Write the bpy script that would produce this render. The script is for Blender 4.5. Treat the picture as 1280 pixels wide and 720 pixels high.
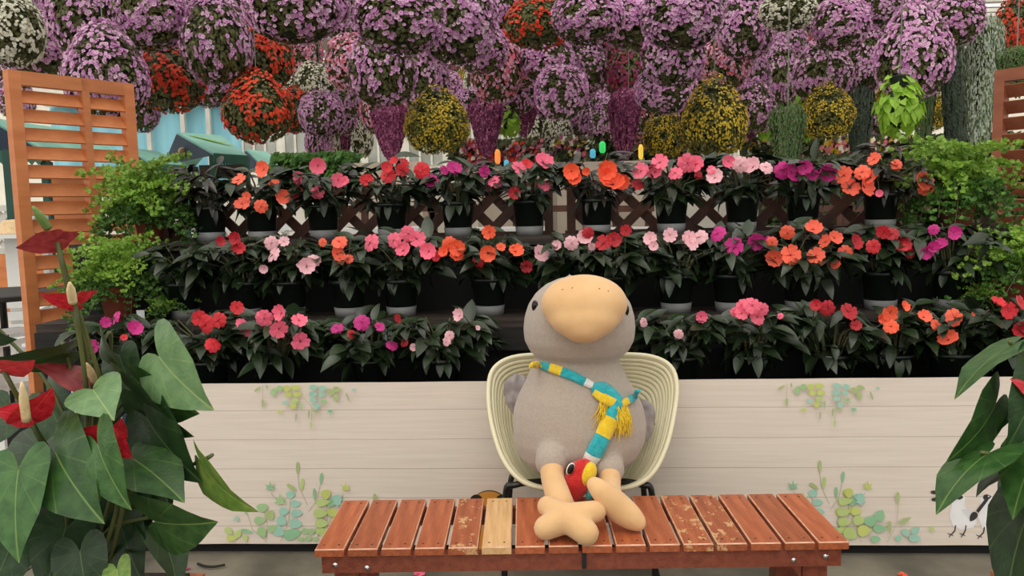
import bpy, bmesh, math, random
from mathutils import Vector, Matrix, noise
from mathutils.bvhtree import BVHTree
R = math.radians
PI = math.pi
for o in list(bpy.data.objects): bpy.data.objects.remove(o, do_unlink=True)
scene = bpy.context.scene
C = scene.collection
# ------------------------------------------------------------------ camera
F_PX = 1000.0; CAM_H = 1.36
YAW, PITCH, ROLL = R(3.1), R(6.0), R(1.18)
F0 = Vector((-math.sin(YAW), math.cos(YAW), 0)); R0 = Vector((math.cos(YAW), math.sin(YAW), 0)); ZZ = Vector((0, 0, 1))
FW = F0*math.cos(PITCH) - ZZ*math.sin(PITCH); U0 = ZZ*math.cos(PITCH) + F0*math.sin(PITCH)
RT = R0*math.cos(ROLL) - U0*math.sin(ROLL); UP = R0*math.sin(ROLL) + U0*math.cos(ROLL)
CP = Vector((0, 0, CAM_H))
cam = bpy.data.cameras.new('camera'); camo = bpy.data.objects.new('camera', cam); C.objects.link(camo)
cam.sensor_fit = 'HORIZONTAL'; cam.sensor_width = 36; cam.lens = 36*F_PX/1280; cam.clip_start = .02; cam.clip_end = 200
m3 = Matrix((RT, UP, -FW)).transposed()
camo.matrix_world = Matrix.Translation(CP) @ m3.to_4x4()
scene.camera = camo
# ------------------------------------------------------------------ world, sun, exposure
world = bpy.data.worlds.new('overcast_sky'); scene.world = world; world.use_nodes = True
bg = world.node_tree.nodes['Background']; bg.inputs[0].default_value = (1.0, .97, .92, 1); bg.inputs[1].default_value = 1.25
sun = bpy.data.lights.new('sun', 'SUN'); sun.energy = 2.1; sun.angle = R(50); sun.color = (1, .95, .87)
suno = bpy.data.objects.new('sun', sun); C.objects.link(suno)
suno.rotation_euler = Vector((-.25, -.62, 1)).to_track_quat('Z', 'Y').to_euler()
vs = scene.view_settings
vs.view_transform = 'Standard'; vs.look = 'None'; vs.gamma = 1; vs.use_curve_mapping = False; vs.exposure = 0.0
# ------------------------------------------------------------------ helpers
def ray(x, y): return RT*((x-640)/F_PX) - UP*((y-360)/F_PX) + FW
def ony(x, y, Y): d = ray(x, y); return CP + d*(Y/d.y)
def onz(x, y, z): d = ray(x, y); return CP + d*((z-CAM_H)/d.z)
def pxm(Y, x=640, y=400): return (Y/ray(x, y).y)/F_PX            # metres per pixel at depth Y
def srgb(r, g, b):
    f = lambda c: (c/255)/12.92 if c <= 10 else ((c/255+.055)/1.055)**2.4
    return (f(r), f(g), f(b), 1)
class MB:
    def __init__(s): s.v = []; s.f = []; s.mi = []; s.uv = {}
    def vert(s, p): s.v.append(tuple(p)); return len(s.v)-1
    def face(s, ids, m=0): s.f.append(tuple(ids)); s.mi.append(m)
    def box(s, a, b, m=0):
        x0, y0, z0 = a; x1, y1, z1 = b; n = len(s.v)
        s.v += [(x0,y0,z0),(x1,y0,z0),(x1,y1,z0),(x0,y1,z0),(x0,y0,z1),(x1,y0,z1),(x1,y1,z1),(x0,y1,z1)]
        for q in ((0,3,2,1),(4,5,6,7),(0,1,5,4),(1,2,6,5),(2,3,7,6),(3,0,4,7)): s.face([n+i for i in q], m)
    def tube(s, pts, r, n=8, m=0, cap=True, flat=None):
        pts = [Vector(p) for p in pts]; rs = r if isinstance(r, (list, tuple)) else [r]*len(pts)
        t0 = (pts[1]-pts[0]).normalized(); nrm = t0.orthogonal().normalized() if flat is None else Vector(flat)
        rings = []
        for i, p in enumerate(pts):
            t = (pts[min(i+1, len(pts)-1)]-pts[max(i-1, 0)]).normalized()
            nrm = (nrm - t*nrm.dot(t)).normalized(); b = t.cross(nrm)
            rings.append([s.vert(p + (nrm*math.cos(a)+b*math.sin(a))*rs[i]) for a in [2*PI*k/n for k in range(n)]])
        for i in range(len(rings)-1):
            mm = m[i] if isinstance(m, (list, tuple)) else m
            for k in range(n): s.face((rings[i][k], rings[i][(k+1) % n], rings[i+1][(k+1) % n], rings[i+1][k]), mm)
        if cap:
            mm = m if not isinstance(m, (list, tuple)) else m[0]
            s.face(rings[0][::-1], mm); s.face(rings[-1], mm if not isinstance(m, (list, tuple)) else m[-1])
    def lathe(s, prof, n=24, m=0, c=(0,0,0), sx=1, sy=1):
        rings = []
        for r, z in prof:
            rings.append([s.vert((c[0]+r*sx*math.cos(2*PI*k/n), c[1]+r*sy*math.sin(2*PI*k/n), c[2]+z)) for k in range(n)])
        for i in range(len(rings)-1):
            mm = m[i] if isinstance(m, (list, tuple)) else m
            for k in range(n): s.face((rings[i][k], rings[i][(k+1) % n], rings[i+1][(k+1) % n], rings[i+1][k]), mm)
        s.face(rings[0][::-1], m[0] if isinstance(m, (list, tuple)) else m); s.face(rings[-1], m[-1] if isinstance(m, (list, tuple)) else m)
    def ell(s, c, rx, ry, rz, n=14, k=9, m=0, mat=None):
        prof = [(math.sin(PI*i/k), -math.cos(PI*i/k)) for i in range(k+1)]
        rings = []
        for r, z in prof:
            r = max(r, .02)
            row = []
            for j in range(n):
                p = Vector((r*rx*math.cos(2*PI*j/n), r*ry*math.sin(2*PI*j/n), z*rz))
                if mat: p = mat @ p
                row.append(s.vert(p+Vector(c)))
            rings.append(row)
        for i in range(k):
            for j in range(n): s.face((rings[i][j], rings[i][(j+1) % n], rings[i+1][(j+1) % n], rings[i+1][j]), m)
        s.face(rings[0][::-1], m); s.face(rings[-1], m)
    def mesh(s, name, mats, smooth=False):
        me = bpy.data.meshes.new(name); me.from_pydata(s.v, [], s.f)
        for m in (mats if isinstance(mats, (list, tuple)) else [mats]): me.materials.append(m)
        if any(s.mi): me.polygons.foreach_set('material_index', s.mi)
        if smooth: me.polygons.foreach_set('use_smooth', [True]*len(s.f))
        if s.uv:
            ul = me.uv_layers.new(name='UVMap')
            for l in me.loops: ul.data[l.index].uv = s.uv.get(l.vertex_index, (0, 0))
        me.update(); return me
def thing(name, label, cat, loc=(0, 0, 0), group=None, kind=None):
    o = bpy.data.objects.new(name, None); C.objects.link(o); o.location = loc; o.empty_display_size = .05
    o['label'] = label; o['category'] = cat
    if group: o['group'] = group
    if kind: o['kind'] = kind
    return o
def tag(o, label, cat=None, group=None, kind=None):
    if label: o['label'] = label
    if cat: o['category'] = cat
    if group: o['group'] = group
    if kind: o['kind'] = kind
    return o
def world_of(o):
    M = Matrix.Identity(4)
    while o: M = o.matrix_basis @ M; o = o.parent
    return M
def obj(name, me, parent=None, M=None, label=None, kind=None):
    """M is in world space"""
    o = bpy.data.objects.new(name, me); C.objects.link(o)
    if M is None: M = Matrix.Identity(4)
    if parent is not None:
        o.parent = parent; M = world_of(parent).inverted() @ M
    o.matrix_basis = M
    if label: o['label'] = label
    if kind: o['kind'] = kind
    return o
def frame(p, d, n):
    x = Vector(d).normalized(); z = Vector(n) - x*Vector(n).dot(x)
    if z.length < 1e-4: z = x.orthogonal()
    z.normalize(); y = z.cross(x)
    return Matrix.Translation(Vector(p)) @ Matrix((x, y, z)).transposed().to_4x4()
def crv(pts, n):
    """Catmull-Rom resample"""
    pts = [Vector(p) for p in pts]; out = []
    P = [pts[0]*2-pts[1]] + pts + [pts[-1]*2-pts[-2]]
    for i in range(1, len(P)-2):
        for k in range(n):
            t = k/n; a, b, c, d = P[i-1], P[i], P[i+1], P[i+2]
            out.append(.5*((2*b)+(c-a)*t+(2*a-5*b+4*c-d)*t*t+(3*b-a-3*c+d)*t**3))
    return out + [pts[-1]]
# ------------------------------------------------------------------ materials
def pmat(name, c1, c2=None, scale=8, rough=.6, bump=0, bscale=60, stretch=(1,1,1), objvar=0, trans=0, sheen=0, metal=0, spec=.5, coat=0, contrast=(.35,.65), detail=4):
    m = bpy.data.materials.new(name); m.use_nodes = True; nt = m.node_tree; N = nt.nodes; L = nt.links
    b = N['Principled BSDF']; out = N['Material Output']
    b.inputs['Roughness'].default_value = rough; b.inputs['Metallic'].default_value = metal
    b.inputs['Specular IOR Level'].default_value = spec; b.inputs['Coat Weight'].default_value = coat
    b.inputs['Sheen Weight'].default_value = sheen
    tc = N.new('ShaderNodeTexCoord'); mp = N.new('ShaderNodeMapping'); mp.inputs['Scale'].default_value = stretch
    L.new(tc.outputs['Object'], mp.inputs[0])
    nz = N.new('ShaderNodeTexNoise'); nz.inputs['Scale'].default_value = scale; nz.inputs['Detail'].default_value = detail
    L.new(mp.outputs[0], nz.inputs[0])
    cr = N.new('ShaderNodeValToRGB'); cr.color_ramp.elements[0].position = contrast[0]; cr.color_ramp.elements[1].position = contrast[1]
    cr.color_ramp.elements[0].color = c1; cr.color_ramp.elements[1].color = c2 or c1
    L.new(nz.outputs[0], cr.inputs[0]); col = cr.outputs[0]
    if objvar:
        oi = N.new('ShaderNodeObjectInfo'); mr = N.new('ShaderNodeMapRange'); mr.inputs[3].default_value = 1-objvar; mr.inputs[4].default_value = 1+objvar
        L.new(oi.outputs['Random'], mr.inputs[0])
        hs = N.new('ShaderNodeHueSaturation'); L.new(mr.outputs[0], hs.inputs['Value']); L.new(col, hs.inputs['Color']); col = hs.outputs[0]
    L.new(col, b.inputs['Base Color'])
    if bump:
        n2 = N.new('ShaderNodeTexNoise'); n2.inputs['Scale'].default_value = bscale; n2.inputs['Detail'].default_value = 5; L.new(mp.outputs[0], n2.inputs[0])
        bp = N.new('ShaderNodeBump'); bp.inputs['Strength'].default_value = bump; bp.inputs['Distance'].default_value = .01
        L.new(n2.outputs[0], bp.inputs['Height']); L.new(bp.outputs[0], b.inputs['Normal'])
    if trans:
        tr = N.new('ShaderNodeBsdfTranslucent'); L.new(col, tr.inputs[0]); mx = N.new('ShaderNodeMixShader'); mx.inputs[0].default_value = trans
        L.new(b.outputs[0], mx.inputs[1]); L.new(tr.outputs[0], mx.inputs[2]); L.new(mx.outputs[0], out.inputs[0])
    return m
def nodes(m): return m.node_tree.nodes, m.node_tree.links, m.node_tree.nodes['Principled BSDF']
S = srgb
M_ = {}
M_['concrete'] = pmat('concrete', S(84,80,70), S(126,119,105), 3, .85, .25, 40, detail=8)
M_['pale_floor'] = pmat('pale_floor', S(196,190,178), S(216,211,200), 1.2, .7, .05, 20)
M_['joint'] = pmat('joint', S(70,66,58), S(88,82,74), 10, .9)
M_['black_wood'] = pmat('black_wood', S(16,14,13), S(30,25,22), 6, .7, .2, 30, (1, 12, 12), objvar=.2)
M_['shelf_wood'] = pmat('shelf_wood', S(36,29,25), S(66,54,46), 5, .75, .3, 30, (1, 14, 14), objvar=.15)
M_['black_cloth'] = pmat('black_cloth', S(16,16,17), S(24,24,25), 8, .9)
M_['lattice'] = pmat('lattice_brown', S(66,38,28), S(96,58,42), 7, .6, .2, 40, (1, 1, 1), objvar=.12)
M_['cedar'] = pmat('cedar', S(190,112,64), S(208,130,78), 3, .55, .08, 30, (1, 1, 5), objvar=.1)
M_['cedar_d'] = pmat('cedar_red', S(138,78,52), S(156,92,64), 3, .55, .08, 30, (1, 1, 5), objvar=.1)
M_['pot_black'] = pmat('pot_black', S(14,22,18), S(20,32,26), 6, .35, spec=.5)
M_['pot_grey'] = pmat('pot_grey', S(112,114,114), S(128,130,130), 8, .6)
M_['soil'] = pmat('soil', S(30,22,16), S(52,40,30), 60, .95, .5, 90)
M_['terracotta'] = pmat('terracotta', S(138,66,48), S(164,84,62), 8, .8)
M_['imp_leaf'] = pmat('impatiens_leaf', S(24,38,21), S(44,60,34), 18, .3, .15, 60, objvar=.4, spec=.6)
M_['imp_leaf2'] = pmat('impatiens_leaf_bronze', S(30,28,24), S(46,46,34), 18, .3, .15, 60, objvar=.4, spec=.6)
M_['stem'] = pmat('stem_green', S(66,78,46), S(92,84,56), 12, .6)
FC = dict(coral=((255,92,66),(255,120,90)), pink=((250,92,128),(255,128,152)), red=((206,28,44),(228,46,58)), magenta=((190,20,120),(214,50,144)),
          blush=((246,176,190),(253,206,212)), orange=((255,84,50),(255,112,70)), crimson=((170,18,36),(200,34,50)), hotpink=((248,88,130),(255,128,156)))
for k, (a, b) in FC.items():
    M_['fl_'+k] = pmat('petal_'+k, S(*a), S(*b), 30, .55, objvar=.1, trans=.2, sheen=.1)
M_['eye_dark'] = pmat('flower_eye', S(120,20,60), S(150,40,80), 30, .6)
M_['eye_pale'] = pmat('flower_eye_pale', S(226,120,120), S(240,150,150), 30, .6)
M_['fern'] = pmat('fern_green', S(104,146,48), S(150,184,74), 14, .5, objvar=.3, trans=.35)
M_['fern_d'] = pmat('fern_deep_green', S(58,100,38), S(96,138,56), 14, .5, objvar=.3, trans=.3)
M_['bas_leaf'] = pmat('basket_foliage', S(66,70,34), S(112,114,62), 22, .6, objvar=.2, trans=.2)
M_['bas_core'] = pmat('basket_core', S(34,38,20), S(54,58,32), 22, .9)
M_['mauve'] = pmat('petunia_mauve', S(212,142,202), S(234,176,224), 5, .6, trans=.3, objvar=.12)
M_['mauve_p'] = pmat('petunia_pale', S(230,178,214), S(246,212,236), 5, .6, trans=.3, objvar=.12)
M_['petunia_eye'] = pmat('petunia_eye', S(110,40,110), S(140,60,130), 5, .6)
M_['begonia'] = pmat('begonia_orange', S(214,52,26), S(240,84,44), 5, .6, trans=.3, objvar=.1)
M_['salmon'] = pmat('petunia_salmon', S(224,112,138), S(242,154,166), 5, .6, trans=.3, objvar=.1)
M_['cream'] = pmat('petunia_white', S(232,230,206), S(246,244,230), 5, .6, trans=.3)
M_['bidens'] = pmat('bidens_yellow', S(204,172,30), S(230,202,62), 5, .6, trans=.3)
M_['bid_leaf'] = pmat('bidens_foliage', S(84,86,28), S(132,128,48), 22, .6, objvar=.2, trans=.2)
M_['wine'] = pmat('petunia_wine', S(128,22,56), S(164,38,78), 5, .6, trans=.25)
M_['plum'] = pmat('trailing_plum', S(112,40,80), S(150,66,110), 5, .6, trans=.25)
M_['plum_l'] = pmat('trailing_plum_light', S(176,92,140), S(206,130,172), 5, .6, trans=.25)
M_['lime'] = pmat('lime_leaf', S(140,190,40), S(176,216,76), 12, .5, objvar=.1, trans=.35)
M_['silver'] = pmat('silver_leaf', S(146,162,140), S(190,202,182), 12, .55, objvar=.1)
M_['trail'] = pmat('trailing_green', S(58,78,38), S(98,116,62), 12, .6, objvar=.2)
M_['trail_d'] = pmat('trailing_dark', S(36,50,36), S(60,76,54), 12, .6, objvar=.2)
M_['wire'] = pmat('wire', S(120,118,110), S(140,138,130), 12, .5, metal=.6)
M_['white_steel'] = pmat('white_steel', S(206,204,196), S(224,222,214), 3, .5)
M_['brown_steel'] = pmat('brown_steel', S(92,78,68), S(112,98,86), 3, .6)
M_['white_plastic'] = pmat('white_plastic', S(226,226,224), S(236,236,234), 3, .4)
M_['white_wall'] = pmat('white_wall', S(226,222,210), S(238,234,224), 2, .8)
M_['beige'] = pmat('beige_render', S(188,174,156), S(206,192,174), 2, .85)
M_['teal_roof'] = pmat('teal_canvas', S(108,168,152), S(132,188,172), 2, .7)
M_['navy'] = pmat('navy_canvas', S(26,44,66), S(36,56,80), 2, .7)
M_['green_edge'] = pmat('green_canvas', S(40,92,76), S(54,112,92), 2, .7)
M_['blue_sheet'] = pmat('blue_sheet', S(120,186,204), S(150,208,222), 1.2, .6, stretch=(3, 1, .3))
M_['dark_green'] = pmat('dark_green_paint', S(24,66,58), S(34,78,68), 2, .6)
M_['glass'] = pmat('window_glass', S(150,152,146), S(184,186,180), 1, .25)
M_['cream_resin'] = pmat('cream_resin', S(222,214,178), S(232,226,194), 3, .38, spec=.4)
M_['dark_metal'] = pmat('dark_metal', S(52,52,50), S(74,74,70), 10, .35, metal=.8)
M_['chrome'] = pmat('chrome', S(190,190,188), S(210,210,208), 10, .15, metal=1)
M_['fleece'] = pmat('grey_fleece', S(173,159,146), S(181,167,154), 120, .95, .35, 420, sheen=.3)
M_['tan'] = pmat('tan_velour', S(220,175,122), S(228,185,134), 10, .85, .12, 220, sheen=.25)
M_['satin'] = pmat('grey_satin', S(134,126,126), S(164,156,154), 14, .5, .3, 30)
M_['eye_black'] = pmat('eye_black', S(14,12,12), S(18,16,16), 4, .12)
M_['nostril'] = pmat('stitch_brown', S(126,96,60), S(110,80,50), 4, .9)
for k, c in dict(teal=((26,164,176),(52,186,196)), yellow=((236,194,24),(246,212,56)), white=((226,228,222),(238,238,232)), red=((196,30,32),(222,48,44))).items():
    M_['knit_'+k] = pmat('knit_'+k, S(*c[0]), S(*c[1]), 60, .95, .6, 180, sheen=.3)
M_['orange_board'] = pmat('orange_board', S(214,140,48), S(226,156,66), 4, .5)
M_['black_board'] = pmat('black_paint', S(24,22,22), S(30,28,28), 4, .6)
M_['straw'] = pmat('straw', S(216,184,138), S(232,204,160), 30, .8, .3, 60)
M_['yellow_card'] = pmat('yellow_card', S(232,212,50), S(240,222,70), 4, .6)
M_['ink'] = pmat('ink', S(90,76,10), S(96,80,14), 4, .7)
M_['blue_card'] = pmat('blue_card', S(44,150,200), S(70,170,214), 4, .6)
M_['white_card'] = pmat('white_card', S(230,232,234), S(238,238,240), 4, .6)
M_['hedge'] = pmat('hedge_leaf', S(52,100,36), S(96,144,60), 10, .6, trans=.2)
M_['shrub'] = pmat('shrub_leaf', S(46,62,34), S(92,104,58), 10, .6, trans=.2)
M_['petal_m'] = M_['fl_magenta']

def glaze():
    m = bpy.data.materials.new('frosted_glazing'); m.use_nodes = True; N = m.node_tree.nodes; L = m.node_tree.links
    N.remove(N['Principled BSDF']); t = N.new('ShaderNodeBsdfTransparent'); t.inputs[0].default_value = (.95, .95, .94, 1)
    d = N.new('ShaderNodeBsdfTranslucent'); d.inputs[0].default_value = (.9, .9, .88, 1); mx = N.new('ShaderNodeMixShader'); mx.inputs[0].default_value = .25
    L.new(t.outputs[0], mx.inputs[1]); L.new(d.outputs[0], mx.inputs[2]); L.new(mx.outputs[0], N['Material Output'].inputs[0]); return m
M_['glazing'] = glaze()

def mat_bench(name, wear, base=((154,78,45),(184,102,62)), under=((206,160,112),(222,182,136))):
    m = pmat(name, S(*base[0]), S(*base[1]), 5, .42, .25, 30, (9, 1, 9), objvar=.14)
    N, L, b = nodes(m); col = b.inputs['Base Color'].links[0].from_socket
    tc = N.new('ShaderNodeTexCoord'); mp = N.new('ShaderNodeMapping'); mp.inputs['Scale'].default_value = (1, .6, 1)
    oi = N.new('ShaderNodeObjectInfo'); va = N.new('ShaderNodeVectorMath'); va.operation = 'SCALE'; va.inputs[0].default_value = (7, 13, 5); L.new(oi.outputs['Random'], va.inputs['Scale'])
    ad = N.new('ShaderNodeVectorMath'); L.new(tc.outputs['Object'], ad.inputs[0]); L.new(va.outputs[0], ad.inputs[1]); L.new(ad.outputs[0], mp.inputs[0])
    nz = N.new('ShaderNodeTexNoise'); nz.inputs['Scale'].default_value = 26; nz.inputs['Detail'].default_value = 7; nz.inputs['Roughness'].default_value = .7; L.new(mp.outputs[0], nz.inputs[0])
    cr = N.new('ShaderNodeValToRGB'); e = cr.color_ramp.elements; e[0].position = 1-wear; e[1].position = 1-wear+.02
    L.new(nz.outputs[0], cr.inputs[0]); mx = N.new('ShaderNodeMixRGB'); L.new(cr.outputs[0], mx.inputs[0]); L.new(col, mx.inputs[1]); mx.inputs[2].default_value = S(*under[0])
    L.new(mx.outputs[0], b.inputs['Base Color']); return m
M_['bench'] = mat_bench('bench_red_brown', .26); M_['bench_worn'] = mat_bench('bench_worn_paint', .44)
M_['bench_apron'] = mat_bench('bench_apron', .2, ((122,60,42),(144,76,54)))
M_['bench_bare'] = pmat('bench_bare_pine', S(206,158,104), S(226,186,134), 5, .6, .25, 30, (14, 1, 9))
M_['bench_edge'] = pmat('bench_rubbed_edge', S(206,150,120), S(226,186,160), 30, .6)

def mat_banner():
    m = pmat('printed_board_vinyl', S(226,213,200), S(234,222,210), 6, .55, stretch=(.5, 1, 14))
    N, L, b = nodes(m); col = b.inputs['Base Color'].links[0].from_socket
    tc = N.new('ShaderNodeTexCoord'); sx = N.new('ShaderNodeSeparateXYZ'); L.new(tc.outputs['Object'], sx.inputs[0])
    a = N.new('ShaderNodeMath'); a.operation = 'DIVIDE'; a.inputs[1].default_value = .1165; L.new(sx.outputs[2], a.inputs[0])
    fr = N.new('ShaderNodeMath'); fr.operation = 'FRACT'; L.new(a.outputs[0], fr.inputs[0])
    cr = N.new('ShaderNodeValToRGB'); e = cr.color_ramp.elements; e[0].position = 0; e[0].color = S(150,138,124); e[1].position = .02; e[1].color = (1, 1, 1, 1)
    L.new(fr.outputs[0], cr.inputs[0]); mx = N.new('ShaderNodeMixRGB'); mx.blend_type = 'MULTIPLY'; mx.inputs[0].default_value = 1
    L.new(col, mx.inputs[1]); L.new(cr.outputs[0], mx.inputs[2]); L.new(mx.outputs[0], b.inputs['Base Color']); return m
M_['banner'] = mat_banner()

def mat_heart(name, c1, c2, vein, rough=.38, objvar=.2, edge=None, vein_w=.012, side=True, trans=.12):
    m = pmat(name, c1, c2, 5, rough, .12, 24, objvar=objvar, trans=trans, spec=.5)
    N, L, b = nodes(m); src = b.inputs['Base Color'].links[0].from_socket
    uv = N.new('ShaderNodeUVMap'); sx = N.new('ShaderNodeSeparateXYZ'); L.new(uv.outputs[0], sx.inputs[0])
    ab = N.new('ShaderNodeMath'); ab.operation = 'ABSOLUTE'; L.new(sx.outputs[1], ab.inputs[0])
    l1 = N.new('ShaderNodeMapRange'); l1.inputs[1].default_value = vein_w*.4; l1.inputs[2].default_value = vein_w; l1.inputs[3].default_value = .85; l1.inputs[4].default_value = 0; L.new(ab.outputs[0], l1.inputs[0])
    fac = l1.outputs[0]
    if side:
        an = N.new('ShaderNodeMath'); an.operation = 'ARCTAN2'; L.new(ab.outputs[0], an.inputs[0]); L.new(sx.outputs[0], an.inputs[1])
        ml = N.new('ShaderNodeMath'); ml.operation = 'MULTIPLY'; ml.inputs[1].default_value = 1.9; L.new(an.outputs[0], ml.inputs[0])
        fr = N.new('ShaderNodeMath'); fr.operation = 'PINGPONG'; fr.inputs[1].default_value = .5; L.new(ml.outputs[0], fr.inputs[0])
        l2 = N.new('ShaderNodeMapRange'); l2.inputs[1].default_value = .0; l2.inputs[2].default_value = .05; l2.inputs[3].default_value = .4; l2.inputs[4].default_value = 0; L.new(fr.outputs[0], l2.inputs[0])
        mxm = N.new('ShaderNodeMath'); mxm.operation = 'MAXIMUM'; L.new(fac, mxm.inputs[0]); L.new(l2.outputs[0], mxm.inputs[1]); fac = mxm.outputs[0]
    mx = N.new('ShaderNodeMixRGB'); L.new(fac, mx.inputs[0]); L.new(src, mx.inputs[1]); mx.inputs[2].default_value = vein
    L.new(mx.outputs[0], b.inputs['Base Color'])
    for n in N:
        if n.type == 'BSDF_TRANSLUCENT': L.new(mx.outputs[0], n.inputs[0])
    return m
M_['an_mid'] = mat_heart('anthurium_leaf', S(44,82,36), S(68,108,52), S(122,150,78))
M_['an_pale'] = mat_heart('anthurium_leaf_pale', S(92,126,82), S(112,144,96), S(160,178,110))
M_['an_dark'] = mat_heart('anthurium_leaf_dark', S(28,54,26), S(44,74,36), S(84,112,60))
M_['an_lime'] = mat_heart('anthurium_leaf_young', S(98,136,54), S(136,164,76), S(170,190,110))
M_['spathe'] = mat_heart('spathe_red', S(190,24,40), S(222,46,62), S(236,90,96), .25, .12, vein_w=.01)
M_['spathe_d'] = mat_heart('spathe_faded', S(146,48,52), S(174,70,72), S(120,36,44), .35, .1, vein_w=.01)
M_['spadix'] = pmat('spadix_cream', S(240,206,150), S(250,226,180), 30, .6, .3, 160)
M_['spadix_g'] = pmat('spadix_green', S(110,140,72), S(132,160,90), 30, .6, .3, 160)
M_['an_stem'] = pmat('anthurium_stem', S(66,80,38), S(98,102,54), 10, .5)
M_['planter'] = pmat('planter_wood', S(150,86,54), S(176,108,72), 4, .6, .2, 30, (9, 9, 1))
# ------------------------------------------------------------------ floor
Y_BAN = 2.98
b = MB(); b.box((-30, -8, -.12), (30, 40, -.012)); fl = obj('floor', b.mesh('floor', M_['joint'])); tag(fl, None, kind='structure')
sb = MB(); sw = 2.4; sb.box((0, 0, -.012), (sw-.008, sw-.008, 0)); slab = sb.mesh('floor_slab', M_['concrete'])
jx = onz(822, 708, 0)
for i in range(-4, 4):
    for j in range(-3, 2):
        obj('floor_slab', slab, fl, Matrix.Translation((jx.x + i*2.4, 2.32 + j*2.4, 0)))
b = MB(); b.box((-30, 7.12, -.012), (30, 40, 0)); obj('floor_screed', b.mesh('floor_screed', M_['pale_floor']), fl)
# ------------------------------------------------------------------ greenhouse shell: end walls, roof frame, glazing
RZ = 5.2
wb = MB(); wb.box((-24, 22, 0), (24, 22.2, RZ)); wall = obj('wall_back', wb.mesh('wall_back', M_['white_wall'])); wall['kind'] = 'structure'
roof = bpy.data.objects.new('ceiling', None); C.objects.link(roof); roof['kind'] = 'structure'
b = MB(); b.box((-24, -.05, -.09), (24, .05, .09)); purl = b.mesh('purlin', M_['white_steel'])
b = MB(); b.box((-24, -.06, -.12), (24, .06, .12)); purl2 = b.mesh('roof_beam', M_['brown_steel'])
for i in range(24):
    y = -6 + i*1.2
    obj('purlin' if i % 3 else 'roof_beam', purl if i % 3 else purl2, roof, Matrix.Translation((0, y, RZ)))
b = MB(); b.box((-.05, -6, -.08), (.05, 22, .08)); raf = b.mesh('rafter', M_['white_steel'])
for i in range(-8, 9): obj('rafter', raf, roof, Matrix.Translation((i*2.9, 0, RZ+.17)))
b = MB(); b.v = [(0,-6,0),(2.9,-6,0),(2.9,22,0),(0,22,0)]; b.face((0,1,2,3)); gp = b.mesh('glazing_panel', M_['glazing'])
for i in range(-8, 8): obj('glazing_panel', gp, roof, Matrix.Translation((i*2.9, 0, RZ+.27)))
# basket rails
ROWS = [4.7+.35*i for i in range(28)]
RAIL_Z = 4.3
b = MB(); b.tube([(-12, 0, 0), (12, 0, 0)], .010, 6); rail = b.mesh('hanging_rail', M_['wire'])
b = MB(); b.tube([(0, 0, 0), (0, 0, RZ-RAIL_Z-.07)], .012, 6); drop = b.mesh('rail_drop', M_['wire'])
for y in ROWS:
    o = obj('hanging_rail', rail, roof, Matrix.Translation((0, y, RAIL_Z)))
    for x in (-8.7, 8.7): obj('rail_drop', drop, o, Matrix.Translation((x, y, RAIL_Z)))
# ------------------------------------------------------------------ plant stand (three tiers)
Y1, Y2, Y3 = 3.66, 3.38, 3.13
Z1, Z2, Z3 = 1.216, .893, .60
XL, XR = -2.2, 2.30
st = thing('plant_stand', 'dark three-tier wooden stand carrying the potted flowers', 'plant stand', (0, 3.4, 0))
def part_box(name, a, bb, mat, parent, label=None, bev=0):
    m = MB(); m.box(a, bb); return obj(name, m.mesh(name, mat), parent, None, label)
part_box('shelf_board', (XL, 3.52, Z1-.035), (XR, 3.655, Z1), M_['shelf_wood'], st)
part_box('shelf_board', (XL, 3.66, Z1-.035), (XR, 3.80, Z1), M_['shelf_wood'], st)
part_box('shelf_board', (XL, 3.245, Z2-.035), (XR, 3.378, Z2), M_['shelf_wood'], st)
part_box('shelf_board', (XL, 3.384, Z2-.035), (XR, 3.53, Z2), M_['shelf_wood'], st)
part_box('shelf_board', (XL, 3.005, Z3-.035), (XR, 3.25, Z3), M_['black_wood'], st)
part_box('riser', (XL, 3.54, Z2-.3), (XR, 3.56, Z1-.036), M_['black_cloth'], st)
part_box('riser', (XL, 3.262, .02), (XR, 3.282, Z2-.036), M_['black_cloth'], st)
part_box('added_shade_panel', (XL, 3.012, 0), (XR, 3.019, Z3-.036), M_['black_cloth'], st)  # added black sheet, blocks light so the gap under the banner stays dark
part_box('front_rail', (XL, 3.23, Z2-.13), (XR, 3.25, Z2-.036), M_['black_wood'], st)
for x in (-2.18, -1.1, 0, 1.1, 2.24):
    part_box('support_post', (x, 3.57, 0), (x+.05, 3.62, Z1-.036), M_['black_wood'], st)
    part_box('support_post', (x, 3.02, 0), (x+.05, 3.07, Z3-.036), M_['black_wood'], st)
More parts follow.
